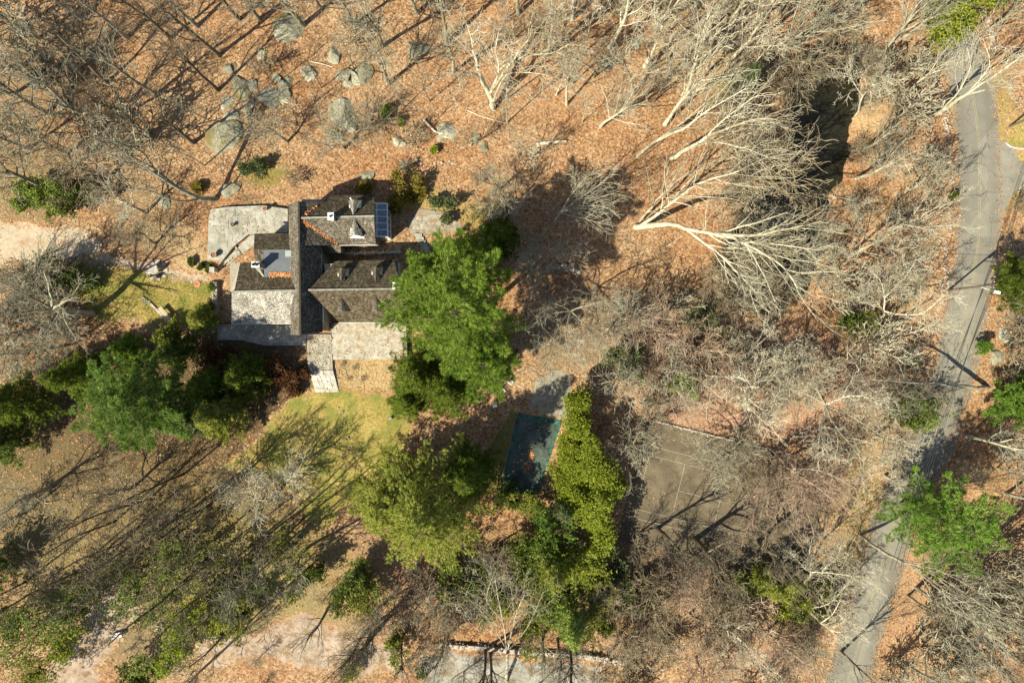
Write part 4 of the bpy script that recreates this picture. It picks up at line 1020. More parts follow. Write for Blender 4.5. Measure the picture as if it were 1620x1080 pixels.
def conifer(px, py, H, R, style, mat, label, cat='evergreen tree', tip=None, name='pine_tree', group=None, seed=1, bark='bark_dark', dens=1.0, t0=.22):
    b = G(px, py); root = empty(name, b, label, cat, group)
    if tip:
        up = (P(tip[0], tip[1], H) - b).normalized(); root.rotation_mode = 'QUATERNION'; root.rotation_quaternion = up.to_track_quat('Z', 'Y')
    if style == 'pine':
        prof = lambda t: (.55 + .45 * math.sin(min(1, t * 1.5) * 1.57)) * (1 - max(0, (t - .72) / .28) ** 1.6 * .8); wood, C, D = conifer_parts(seed, H, R, prof, 14, 7, 15 * dens, .44, .15, .16, t0, .2, .42); a = (.42, .062, 9, .55, 0.0)
    elif style == 'hemlock':
        prof = lambda t: max(.07, 1.08 - t) * 1.05; wood, C, D = conifer_parts(seed, H, R, prof, 22, 7, 11 * dens, .40, .55, .12); a = (.40, .075, 7, .42, .25)
    else:                                                   # young, loose
        prof = lambda t: max(.1, 1.05 - t); wood, C, D = conifer_parts(seed, H, R, prof, 14, 6, 13 * dens, .45, .35, .2); a = (.40, .075, 8, .5, .1)
    V, Fq = tubes(wood); link('trunk', mesh_np('trunk', V, Fq, MAT[bark], True), root)
    link('crown', crown_mesh('crown', C, D, MAT[mat], *a[:4], seed + 5, a[4]), root)
    return root
def bushy(px, py, H, R, mat, label, cat='shrub', name='evergreen_shrub', group=None, seed=1, n=900, leaf=(.22, .07), lobes=7, trunkless=True, tip=None, base=.15, fine=False):
    """leafy shrub or broad crown: lobed volume filled with leaf clumps, open between the lobes, stems inside"""
    r = random.Random(seed); rs = np.random.RandomState(seed); b = G(px, py); root = empty(name, b, label, cat, group)
    if tip:
        up = (P(tip[0], tip[1], H) - b).normalized(); root.rotation_mode = 'QUATERNION'; root.rotation_quaternion = up.to_track_quat('Z', 'Y')
    C, D, wood = [], [], []
    for i in range(lobes):
        a = 6.283 * i / lobes + r.gauss(0, .5); rr = R * .62 * math.sqrt(r.random()) if i else 0
        z = H * (base + (.82 - base) * (r.random() if i else 1)); lr = R * r.uniform(.32, .58); lh = H * (1 - base) * r.uniform(.18, .34)
        cx, cy = rr * math.cos(a), rr * math.sin(a); wood.append(([(cx * .1, cy * .1, -.2), (cx * .5, cy * .5, z * .5), (cx, cy, z)], [.05 + .008 * H, .03 + .004 * H, .02]))
        m = n // lobes; u = rs.randn(m, 3); u /= np.linalg.norm(u, axis=1, keepdims=True); u[:, 2] = np.abs(u[:, 2]) * 1.2 - .35
        sh = (.55 + .5 * rs.rand(m, 1)) * (1 + .25 * np.sin(u[:, :1] * 7 + i) * np.cos(u[:, 1:2] * 6))
        C.append(np.array([cx, cy, z]) + u * sh * np.array([lr, lr, lh])); D.append(u * .8 + np.array([0, 0, .35]))
    C = np.concatenate(C); D = np.concatenate(D); C[:, 2] = np.maximum(C[:, 2], .05)
    V, Fq = tubes(wood); link('stem', mesh_np('stem', V, Fq, MAT['bark_dark'], True), root)
    link('foliage', crown_mesh('foliage', C, D, MAT[mat], leaf[0], leaf[1], 7, .6, seed, 0.05, not fine), root)
    return root

LK = K((6, 5), (42, 44), (.62, .6), (.10, .18, .24), (.05, .05, .02), (.28, .2), seg=(6, 4, 3), rmin=.018)
def leafy(px, py, H, R, mat, label, cat='small tree', name='leafy_tree', group=None, seed=1, leaf=(.20, .07), dens=1.0):
    """loose broadleaf or evergreen understory: stems branch outwards, leaf clumps sit on the outer branches only, some boughs bare"""
    r = random.Random(seed); rs = np.random.RandomState(seed); b = G(px, py); root = empty(name, b, label, cat, group); wood = []; C = []; D = []
    ns = max(4, int(2.2 * R)); az = r.random() * 6.28
    for i in range(ns):
        az += 2.4 + r.gauss(0, .4); L = math.hypot(H, R) * r.uniform(.55, .95); ti = math.atan2(R * r.uniform(.25, 1.0), H * .8); o = []
        grow(r, (.15 * math.cos(az), .15 * math.sin(az), -.2), (math.sin(ti) * math.cos(az), math.sin(ti) * math.sin(az), math.cos(ti)), L, .03 + .008 * H, 0, LK, o)
        wood += o
        for pts, rads in o[1:]:
            if r.random() < .16: continue
            for k in range(1, len(pts)):
                for _ in range(max(1, int(2.2 * dens + r.random()))):
                    p = pts[k]; C.append((p[0] + r.gauss(0, .22), p[1] + r.gauss(0, .22), max(.1, p[2] + r.gauss(0, .16)))); q = pts[k - 1]; D.append((p[0] - q[0] + .0, p[1] - q[1], p[2] - q[2] + .15))
    D = np.array(D); D /= np.linalg.norm(D, axis=1, keepdims=True) + 1e-6
    V, Fq = tubes(wood); link('stem', mesh_np('stem', V, Fq, MAT['bark_dark'], True), root)
    link('foliage', crown_mesh('foliage', C, D, MAT[mat], leaf[0], leaf[1], 7, .75, seed, 0.05, True), root)
    return root
# ------------------------------------------------------------------ evergreens
conifer(744, 506, 29, 9.0, 'pine', 'pine', 'big bright green pine spreading over the south-east wing of the house', seed=3, dens=1.35, t0=.42)
conifer(700, 462, 19, 5.0, 'pine', 'pine', 'smaller pine whose boughs hang over the terrace roof edge beside the big pine', seed=4, dens=1.3)
conifer(742, 432, 20, 5.0, 'pine', 'pine', 'pine on the north side of the big pine next to the flagged landing', seed=5, dens=1.2)
conifer(772, 572, 18, 4.6, 'pine', 'pine', 'pine at the south-east foot of the big pine above the poolside furniture', seed=6, dens=1.2)
conifer(668, 588, 13, 5.2, 'hemlock', 'hemlock', 'dark hemlock below the big pine bordering the south lawn', seed=7, name='hemlock_tree')
conifer(715, 612, 14, 5.6, 'hemlock', 'hemlock', 'dark hemlock between the big pine and the pool path', seed=8, name='hemlock_tree')
conifer(650, 632, 8, 3.4, 'hemlock', 'hemlock', 'low dark hemlock standing nearest the south lawn', seed=9, name='hemlock_tree')
conifer(694, 778, 23, 12.5, 'hemlock', 'olive', 'large olive green hemlock standing west of the covered pool', seed=10, name='hemlock_tree', dens=1.1)
conifer(628, 775, 16, 7.4, 'hemlock', 'olive', 'olive hemlock beside the large one, nearest the foot of the south lawn', seed=11, name='hemlock_tree')
conifer(748, 728, 20, 5.0, 'hemlock', 'hemlock', 'dark narrow hemlock between the large olive one and the covered pool', seed=12, name='hemlock_tree')
conifer(292, 626, 21, 7.4, 'pine', 'pine_blue', 'big blue green pine in the dark grove south-west of the house', seed=13, dens=1.3)
conifer(172, 592, 15, 4.6, 'hemlock', 'hemlock', 'dark hemlock on the north-west side of the blue green pine', seed=14, name='hemlock_tree')
conifer(75, 630, 15, 5.4, 'hemlock', 'hemlock', 'dark hemlock at the left edge beside the blue green pine', seed=15, name='hemlock_tree')
conifer(40, 690, 12, 4.6, 'hemlock', 'holly', 'very dark hemlock at the left edge below the other', seed=16, name='hemlock_tree')
conifer(405, 592, 10, 4.6, 'hemlock', 'hemlock', 'dark green hemlock just below the house terrace', seed=17, name='hemlock_tree')
conifer(352, 610, 11, 4.0, 'hemlock', 'hemlock', 'hemlock between the blue green pine and the one below the terrace', seed=18, name='hemlock_tree')
conifer(300, 555, 9, 3.8, 'young', 'holly', 'dark evergreen at the north side of the grove by the west lawn', seed=19)
conifer(370, 650, 12, 5.0, 'hemlock', 'olive', 'olive hemlock at the edge of the south lawn west of the steps', seed=20, name='hemlock_tree')
conifer(320, 655, 10, 4.0, 'hemlock', 'soft', 'grey green hemlock between blue green pine and south lawn', seed=60, name='hemlock_tree')
conifer(335, 505, 7, 3.0, 'young', 'olive', 'loose olive evergreen at the south-west corner of the house', seed=21)
conifer(228, 555, 9, 3.6, 'young', 'pine', 'young pine at the top of the grove below the west lawn', seed=22)
conifer(1424, 796, 17, 7.2, 'pine', 'bright', 'bright green pine overhanging the road bend at lower right', seed=23, dens=.8)
conifer(1578, 628, 11, 5.2, 'young', 'bright', 'bright green evergreen at the right edge of the picture', seed=24, dens=1.5)
conifer(1612, 610, 12, 4.2, 'young', 'bright', 'second bright evergreen cut by the right edge', seed=25, dens=1.3)
conifer(1568, 452, 13, 4.4, 'pine', 'hemlock', 'dark pine right of the street lamp at the road edge', seed=26, bark='bark_dark')
conifer(790, 385, 11, 4.2, 'hemlock', 'hemlock', 'dark hemlock north-east of the big pine behind bare twigs', seed=28, name='hemlock_tree')
conifer(1195, 905, 11, 3.2, 'young', 'olive', 'dark spiky evergreen at the south side of the tennis court', seed=29)
conifer(1228, 900, 9, 2.8, 'young', 'olive', 'second spiky evergreen beside the tennis court by the white antler tree', seed=30)
conifer(1158, 152, 12, 3.0, 'young', 'soft', 'soft grey green evergreen among pale trunks near the top of the pond', seed=31)
conifer(888, 795, 10, 2.4, 'young', 'soft', 'feathery pale evergreen at the south end of the pool', seed=32)
conifer(870, 880, 14, 3.4, 'young', 'olive', 'olive evergreen in the thicket south of the pool', seed=33)
conifer(895, 955, 15, 4.0, 'young', 'ivy', 'green evergreen over the stone wall at the bottom of the picture', seed=34)
conifer(5, 900, 9, 4.0, 'young', 'bright', 'bright green evergreen at the left edge near the dirt lane', seed=35)

# yellow-green hedge east of the pool: lumps one can count
for i, (px, py, H, R) in enumerate([(912,632,7,2.7),(908,668,7.5,2.9),(903,703,7,3.1),(893,740,7,2.8),(938,735,10,3.6),(933,782,10,3.6),(908,772,8,3.0),(943,825,9,3.1),(900,722,8,2.4),(925,705,9,2.8),(960,760,8,2.6)]):
    lab = ['yellow green hedge shrub at the north end of the row beside the pool', 'yellow green hedge shrub against the north-east corner of the pool', 'yellow green hedge shrub at the middle of the pool side',
           'yellow green hedge shrub by the south-east corner of the pool', 'tall yellow green shrub leaning towards the tennis court', 'broad yellow green shrub south-east of the pool', 'yellow green shrub between the pool end and the broad one',
           'yellow green shrub at the south tip of the hedge', 'small bright shrub wedged in the hedge by the pool edge', 'bright shrub standing proud in the middle of the hedge', 'yellow green shrub on the shaded tennis court side of the hedge'][i]
    bushy(px, py, H, R, 'hedge', lab, 'hedge shrub', 'hedge_shrub', 'shrubs in the hedge east of the pool', seed=100 + i, n=2600, leaf=(.16, .055), lobes=9, base=.35)
# leafy shrubs and small trees
SH = [(62,318,2.6,2.6,'ivy','bright green shrub left of the driveway corner'),(98,312,3.0,3.2,'ivy','bright green shrub in the middle of the row above the driveway'),(135,318,2.6,2.6,'holly','darker green shrub at the east end of the row above the driveway'),
 (120,440,4.0,3.2,'holly','dark green shrub between driveway and the bare tree by the west lawn'),(150,446,2.6,1.9,'ivy','green shrub at the west tip of the west lawn'),
 (612,180,1.6,1.2,'ivy','small bright green bush alone on the rocky hillside'),(637,192,.9,.7,'ivy','tiny green bush beside the small one on the rocky hillside'),(688,238,1.2,.9,'hedge','small yellow green bush beside the pale rock ledge'),
 (640,298,2.2,2.4,'yellow_leaf','yellow shrub at the north-east corner of the house'),(628,325,1.8,1.6,'yellow_leaf','yellow shrub nearest the conservatory'),(662,310,1.8,1.8,'yellow_leaf','yellow shrub on the bank above the flagged landing'),
 (578,298,1.4,1.3,'yellow_leaf','low yellow shrub behind the north wall of the house'),(775,345,1.8,2.2,'yellow_leaf','wide yellow shrub east of the flagged landing'),(700,330,1.6,2.0,'soft','grey green shrub behind the flagged landing'),
 (408,266,1.3,2.4,'soft','olive shrub among grey twigs on the slope north-west of the house'),(318,296,1.4,1.3,'yellow_leaf','mossy yellow shrub at the foot of the crooked tree'),
 (1108,512,4.0,2.0,'soft','pale green shrub in the twigs below the pond'),(975,575,5.0,2.6,'soft','grey green shrub under bare crowns between pool and thicket'),(1075,600,4.0,2.4,'ivy','green shrub under pale twigs north of the tennis court'),
 (1330,512,4.5,2.3,'holly','grey dark shrub under white branches east of the pond outlet'),(1410,640,6,3.0,'holly','dark green shrub beside the road under a leaning bare tree'),(1432,660,4,2.0,'ivy','green shrub where the road passes under branches'),
 (1543,548,3,1.4,'bright','small bright green shrub on the road edge below the street lamp'),(1308,575,2,1.2,'olive','small olive shrub in the middle of the leafy clearing'),(1435,570,2,1.3,'ivy','low green shrub on the west road verge under the long shadow'),
 (1232,940,3.5,2.0,'hedge','yellow green shrub south of the tennis court'),(1258,955,3.2,2.4,'ivy','green shrub around the foot of the white antler tree'),(1165,925,3.5,2.2,'olive','olive shrub west of the yellow green one by the court'),(1275,930,3.5,2.4,'olive','olive shrub under the white antler branches'),
 (800,778,2.6,2.2,'holly','dark shrub spilling over the south-west end of the pool cover'),(838,790,3.0,2.4,'olive','olive shrub spilling over the south end of the pool cover'),(865,832,6,2.2,'bright','bright green leafy tree in the gap south of the pool'),(850,862,5,2.2,'ivy','green shrub below the bright leafy tree'),(835,900,4,3.0,'olive','olive shrub in the thicket west of the green evergreen'),(775,905,4,2.6,'holly','dark green shrub right of the open leaf patch'),(800,935,4,2.6,'olive','olive shrub above the pale fan of twigs'),
 (935,905,5,3.0,'olive','olive scrub below the south tip of the hedge'),(900,900,4,2.4,'hemlock','dark shrub in the shaded hollow south of the hedge'),(585,905,4.5,3.0,'ivy','green shrub below the olive hemlocks'),(555,925,3.5,2.6,'soft','grey green shrub beside it near the lane'),(740,785,3,1.8,'yellow_leaf','golden shrub by the south-west corner of the pool'),
 (445,590,2.6,2.2,'russet','russet shrub in the shade below the terrace'),(468,612,2.2,1.8,'russet','russet shrub beside the stone steps'),(485,590,1.8,1.4,'russet','dark russet shrub nearest the top of the steps'),(350,560,2.4,2.0,'russet','russet shrub in the dark at the south-west of the house'),
 (300,870,6,3.2,'ivy','leafy green understory tree left of the twiggy round crown'),(232,895,6,3.4,'holly','dark leafy tree above the dirt lane'),
 (335,945,6,3.2,'hedge','lime green leafy tree right of the dirt lane'),(300,960,5,2.6,'ivy','green leafy tree just right of the dirt lane'),(290,1010,5,2.4,'hedge','yellow green leafy tree by the stone wall at lower left'),(395,890,6,3.2,'holly','dark green leafy tree in the middle of the lower left woods'),
 (120,955,6,3.4,'ivy','green leafy tree left of the dirt lane'),(70,985,6,3.6,'ivy','green leafy tree at lower left near the edge'),(40,960,5,3.0,'holly','dark leafy tree at the lower left edge'),(160,930,5,2.6,'holly','dark leafy tree at the upper end of the dirt lane'),(90,1040,5,3.2,'olive','olive leafy tree in the bottom left corner'),(230,1055,4,2.2,'holly','dark shrub at the bottom edge left of centre'),(265,1030,4,2.4,'ivy','green shrub at the bottom edge beside the dark one'),
 (500,900,4,2.4,'holly','dark shrub among the trunks right of the round twiggy crown'),(395,960,4,2.4,'olive','olive shrub in the trunks below the dark leafy tree'),(670,1055,2.4,1.2,'holly','small dark bush on the gravel lane'),(560,1050,2.6,1.8,'olive','olive scrub at the bottom edge beside the gravel lane'),
 (1462,66,5,2.6,'hedge','lime green leafy tree overhanging the road at the top, lower left one'),(1487,46,6,2.8,'hedge','lime green leafy tree in the middle of the strip over the upper road'),(1515,22,6,2.8,'hedge','lime green leafy tree at the top edge over the upper road'),(1570,12,5,2.4,'bright','green leafy tree at the top edge beyond the east stone wall'),
 (130,1000,4.5,3.0,'hedge','yellowish leafy tree on the west side of the dirt lane'),(375,965,5,2.8,'hedge','lime leafy tree lower right of the lime green one'),
 (250,945,5,3.0,'ivy','green leafy tree touching the dirt lane from the right'),(330,990,5,2.8,'hedge','yellow green leafy tree above the stone wall end'),(470,860,4.4,2.4,'olive','olive leafy tree below the pale round crowns'),(15,860,5,3.2,'holly','dark leafy tree at the left edge below the brown crowns'),
 (715,905,4.5,2.6,'ivy','green leafy tree at the right end of the leaf patch'),(830,860,5,2.8,'ivy','green leafy tree south-west of the bright one'),(925,870,6,3.0,'hedge','yellow green leafy tree under the hedge tip'),(960,880,4,2.6,'soft','grey green scrub left of the brown court crown'),(880,925,5,2.8,'ivy','green leafy tree left of the wall evergreen'),(940,960,5,3.0,'olive','olive leafy tree right of the wall evergreen'),(1000,930,4,2.6,'soft','grey green scrub in the brown thicket'),(850,980,4.6,2.4,'hedge','yellow green leafy tree near the pale fan tree'),
 (575,935,5,2.8,'olive','olive leafy tree at the left of the leaf patch'),(630,1010,3,2.0,'olive','olive shrub in the lane side scrub'),(285,530,4,2.4,'olive','olive shrub in the grove edge below the stone bench'),(1290,945,3,2.2,'olive','olive shrub between the two white forked trees'),
 (305,416,.9,.75,'holly','first of three clipped dark bushes on the lawn, the westmost'),(321,423,.9,.7,'holly','clipped dark bush in the middle of the three'),(333,426,.9,.75,'holly','clipped dark bush nearest the patio wall'),(338,455,1.2,1.0,'ivy','green bush against the west garden wall'),(338,485,1.4,1.0,'holly','dark bush lower along the west garden wall'),
 (1505,310,1.2,.8,'holly','small dark bush on the west verge opposite the side road')]
for i, (px, py, H, R, m, lab) in enumerate(SH):
    big = H > 4.2
    if R >= 2.0: leafy(px, py, H * 1.25, R * .92, m, lab, 'small tree' if big else 'shrub', 'leafy_tree' if big else 'leafy_shrub', seed=300 + i, dens=.75 if (big and px < 560) else (1.0 if big else 1.3)); continue
    bushy(px, py, H, R, m, lab, 'small tree' if big else 'shrub', 'leafy_tree' if big else 'leafy_shrub', None, seed=300 + i, n=int(150 * R * R + 200), leaf=(.22, .07) if big else (.18, .06), lobes=7 if R > 1 else 3, base=.3 if big else .2)

# ------------------------------------------------------------------ bare trees one can point to
g1 = None
hero((1006,358), [(.48,.34,[(1006,358,0),(1030,357,3),(1058,354,7)]), (.32,.08,[(1058,354,7),(1085,362,10),(1128,370,13),(1176,384,16),(1235,420,20),(1262,455,22)]), (.24,.06,[(1128,370,13),(1190,372,17),(1245,362,21),(1300,350,24)]), (.20,.05,[(1085,362,10),(1130,395,13),(1165,430,15),(1195,462,17)]),
   (.26,.06,[(1015,356,2),(1045,335,7),(1080,308,12),(1112,288,16),(1170,270,20)]), (.22,.05,[(1012,350,1),(1030,328,7),(1055,300,12),(1090,272,17)]), (.16,.04,[(1176,384,16),(1215,385,19),(1290,395,23)])], 'tall', 'bark_pale', 'huge pale three stemmed tree leaning over the pond from the open leafy slope', seed=5, dens=1.4)
hero((1062,250), [(.34,.22,[(1062,250,0),(1090,235,5),(1120,215,10)]), (.20,.05,[(1120,215,10),(1160,200,14),(1200,188,18),(1235,192,20)]), (.16,.04,[(1120,215,10),(1150,185,15),(1200,150,20)]), (.14,.04,[(1090,235,5),(1130,225,12),(1180,236,16),(1215,248,18)])], 'tall', 'bark_pale', 'thick pale tree fanning out left of the pond water', seed=6, dens=1.6)
hero((1008,248), [(.28,.18,[(1008,248,0),(1035,225,5),(1080,205,10)]), (.16,.04,[(1080,205,10),(1120,175,15),(1180,140,20)]), (.14,.04,[(1035,225,5),(1085,190,12),(1130,150,17)])], 'tall', 'bark_pale', 'crooked pale tree just right of the dark needle shadow on the slope', seed=7, dens=1.3)
hero((1462,194), [(.34,.24,[(1462,194,0),(1490,175,5),(1525,152,9)]), (.20,.05,[(1525,152,9),(1570,122,14),(1620,85,19)]), (.16,.04,[(1525,152,9),(1580,135,14),(1640,105,19)]), (.13,.04,[(1490,175,5),(1520,140,10),(1535,105,14),(1530,75,17)]), (.12,.03,[(1525,152,9),(1565,105,14),(1555,60,18)])], 'tall', 'bark_pale', 'white trunked tree leaning across the upper road', seed=8, dens=1.5)
hero((781,172), [(.42,.32,[(781,172,0),(774,150,3),(762,125,6)]), (.26,.06,[(762,125,6),(755,100,9),(748,75,12),(740,40,16)]), (.24,.06,[(774,150,3),(800,110,8),(835,65,13),(842,40,16)]), (.18,.04,[(774,150,3),(790,110,7),(784,80,11),(790,45,15)]), (.18,.05,[(790,110,7),(830,88,10),(870,85,13),(900,70,16)]), (.15,.04,[(762,125,6),(735,115,9),(720,145,11)]), (.15,.04,[(781,160,2),(800,120,7),(835,115,10),(870,120,12)])], 'oak', 'bark_pale', 'gnarled many limbed pale oak at the top of the hillside', seed=9, dens=.9)
hero((343,314), [(.38,.28,[(343,314,0),(318,314,2.5),(285,300,6)]), (.2,.05,[(285,300,6),(250,278,10),(205,255,14),(150,238,18)]), (.18,.05,[(285,300,6),(240,265,11),(190,240,15),(140,215,18)]), (.14,.04,[(318,314,2.5),(280,318,7),(230,300,12),(170,298,16)]), (.13,.04,[(250,278,10),(225,240,13),(180,225,17)])], 'oak', 'bark_grey', 'crooked grey tree curving westward from the bank above the patio', seed=10, dens=.9)
hero((1256,937), [(.24,.18,[(1256,937,0),(1272,925,2.5),(1284,905,5)]), (.13,.03,[(1284,905,5),(1270,895,7),(1248,870,9)]), (.13,.03,[(1284,905,5),(1305,900,7),(1318,870,10)]), (.12,.03,[(1284,905,5),(1310,905,8),(1345,910,11),(1375,912,13)]), (.10,.03,[(1305,900,7),(1325,880,9),(1332,850,12)]), (.09,.03,[(1284,905,5),(1280,880,8),(1285,850,11)])], 'oak', 'bark_pale', 'small white tree with antler like forks above the yellow green shrub', seed=11, dens=1.3)
hero((1253,952), [(.22,.15,[(1253,952,0),(1278,962,3),(1298,985,6)]), (.12,.03,[(1298,985,6),(1320,990,8),(1345,975,11)]), (.12,.03,[(1298,985,6),(1325,1000,8),(1360,990,11)]), (.1,.03,[(1278,962,3),(1310,955,7),(1335,930,10),(1345,915,11)]), (.09,.03,[(1298,985,6),(1318,970,8),(1330,945,11)])], 'oak', 'bark_pale', 'white forked tree south of the antler tree reaching to the lower road', seed=12, dens=1.2)
hero((1360,846), [(.24,.18,[(1360,846,0),(1390,868,4),(1430,890,9)]), (.14,.05,[(1430,890,9),(1490,915,14),(1560,960,19),(1620,1005,23)]), (.12,.04,[(1430,890,9),(1480,900,14),(1540,930,19)]), (.10,.03,[(1390,868,4),(1440,895,10),(1500,945,16),(1560,1000,20)])], 'tall', 'bark_grey', 'long thin tree leaning across the road below the bright green pine', seed=13, dens=1.6)
hero((1388,506), [(.24,.18,[(1388,506,0),(1396,500,2),(1398,492,4)]), (.15,.03,[(1398,492,4),(1430,498,7),(1460,495,10),(1490,470,13)]), (.14,.03,[(1398,492,4),(1400,470,7),(1390,440,10),(1365,420,12)]), (.10,.03,[(1398,492,4),(1380,470,7),(1360,465,10)]), (.10,.03,[(1430,498,7),(1470,515,10),(1500,510,13)]), (.09,.02,[(1400,470,7),(1430,440,11),(1450,410,13)])], 'oak', 'bark_pale', 'sprawling white tree on the leafy bank west of the street lamp', seed=14, dens=1.1)
hero((1290,622), [(.3,.22,[(1290,622,0),(1300,628,3),(1306,640,6)]), (.16,.03,[(1306,640,6),(1270,620,9),(1225,612,12)]), (.16,.03,[(1306,640,6),(1345,625,9),(1390,632,12)]), (.15,.03,[(1306,640,6),(1320,670,10),(1350,710,14),(1370,735,16)]), (.13,.03,[(1306,640,6),(1285,600,10),(1290,570,13)]), (.12,.03,[(1306,640,6),(1300,690,11),(1310,720,14)]), (.12,.03,[(1306,640,6),(1350,660,11),(1410,700,15)])], 'oak', 'bark_pale', 'wide white crowned tree in the middle of the pinkish thicket north-east of the court', seed=15, dens=1.1)
hero((1568,613), [(.30,.2,[(1568,613,0),(1530,612,3),(1490,606,6)]), (.14,.03,[(1490,606,6),(1440,605,9),(1385,600,12),(1350,602,14)]), (.12,.03,[(1490,606,6),(1450,615,9),(1405,640,12)]), (.1,.03,[(1530,612,3),(1490,622,8),(1440,640,12)])], 'tall', 'bark_grey', 'leaning tree bent westward right over the road from the east verge', seed=16, dens=1.5)
hero((802,1078), [(.26,.18,[(802,1078,0),(802,1060,2.0),(803,1030,4)]), (.12,.03,[(803,1030,4),(795,980,8),(785,930,12),(783,910,13)]), (.12,.03,[(803,1030,4),(815,975,8),(830,940,11)]), (.10,.03,[(803,1030,4),(780,990,7),(755,960,10)]), (.10,.03,[(803,1030,4),(835,990,8),(860,935,12)]), (.09,.03,[(795,980,8),(770,950,11),(780,910,14)])], 'tall', 'bark_grey', 'pale fan shaped tree at the bottom edge right of the gravel lane', seed=17, dens=1.3)
hero((1222,712), [(.26,.18,[(1222,712,0),(1235,725,4),(1250,742,7)]), (.13,.03,[(1250,742,7),(1285,765,10),(1330,800,13)]), (.13,.03,[(1250,742,7),(1270,790,10),(1290,850,13)]), (.12,.03,[(1235,725,4),(1240,770,9),(1245,830,13)]), (.10,.03,[(1250,742,7),(1300,745,10),(1350,770,13)]), (.1,.03,[(1240,770,9),(1200,790,12),(1190,830,13)])], 'twiggy', 'bark_pink', 'dense reddish twigged tree overhanging the east half of the tennis court', seed=18, dens=1.0)
hero((905,478), [(.28,.2,[(905,478,0),(905,484,3),(903,492,6)]), (.14,.03,[(903,492,6),(885,515,8),(868,555,10),(862,590,11)]), (.14,.03,[(903,492,6),(895,530,9),(905,570,11)]), (.13,.03,[(903,492,6),(860,500,9),(825,535,11)]), (.12,.03,[(903,492,6),(935,480,9),(975,475,11)]), (.12,.03,[(903,492,6),(930,520,9),(945,560,11)]), (.1,.03,[(903,492,6),(880,480,9),(840,470,11)])], 'oak', 'bark_grey', 'broad grey tree with drooping branches between the big pine and the open slope', seed=19, dens=1.7)
hero((856,373), [(.22,.14,[(856,373,0),(872,355,3),(886,337,6)]), (.10,.02,[(886,337,6),(920,312,9),(960,285,12)]), (.10,.02,[(886,337,6),(930,318,9),(975,305,12)]), (.09,.02,[(886,337,6),(930,325,9),(965,330,12)]), (.09,.02,[(886,337,6),(910,300,9),(945,265,12)]), (.08,.02,[(886,337,6),(920,345,9),(955,355,11)])], 'tall', 'bark_grey', 'slender grey tree fanning out beside the dark needle shadow', seed=20, dens=1.6)
hero((1358,180), [(.16,.12,[(1358,180,0),(1360,165,3),(1365,152,5)]), (.09,.02,[(1365,152,5),(1380,135,8),(1392,112,11)]), (.09,.02,[(1365,152,5),(1350,130,8),(1345,110,10)]), (.08,.02,[(1380,135,8),(1400,130,10),(1420,125,12)])], 'oak', 'bark_pale', 'little white tree on the bank at the north-east end of the pond', seed=21, dens=1.0)

def around(px, py, dx, dy, z):
    q = P(px, py); k = S * HC / (HC - z); return (810 + (q.x + dx) * k, 540 - (q.y + dy) * k, z)
_o = lambda *a: around(146, 496, *a)
hero((146,496), [(.50,.36,[(146,496,0),_o(.2,.1,4),_o(-.1,.3,8.5)]), (.24,.04,[_o(-.1,.3,8.5),_o(.8,2.6,10.5),_o(1.6,5.2,13)]), (.24,.04,[_o(-.1,.3,8.5),_o(2.4,1.0,10.5),_o(5.2,1.6,12.5)]), (.2,.04,[_o(-.1,.3,8.5),_o(-2,2,11),_o(-4.4,4.0,14)]),
   (.2,.04,[_o(-.1,.3,8.5),_o(-2.5,-.4,11),_o(-5.2,-1.2,14)]), (.2,.04,[_o(.1,.2,7),_o(0,-2.4,9.5),_o(-.6,-5,12)]), (.18,.04,[_o(.1,.2,7),_o(2.2,-1.8,9),_o(4.6,-3.8,11)]), (.18,.03,[_o(-.1,.3,8.5),_o(.4,1,12),_o(.5,2,15.5)]), (.14,.03,[_o(.1,.2,6),_o(2.2,2.2,8),_o(4.5,4.2,9.5)])], 'oak', 'bark_grey', 'spreading oak by the west lawn whose long branching shadow falls on the grass', seed=33, dens=.45)
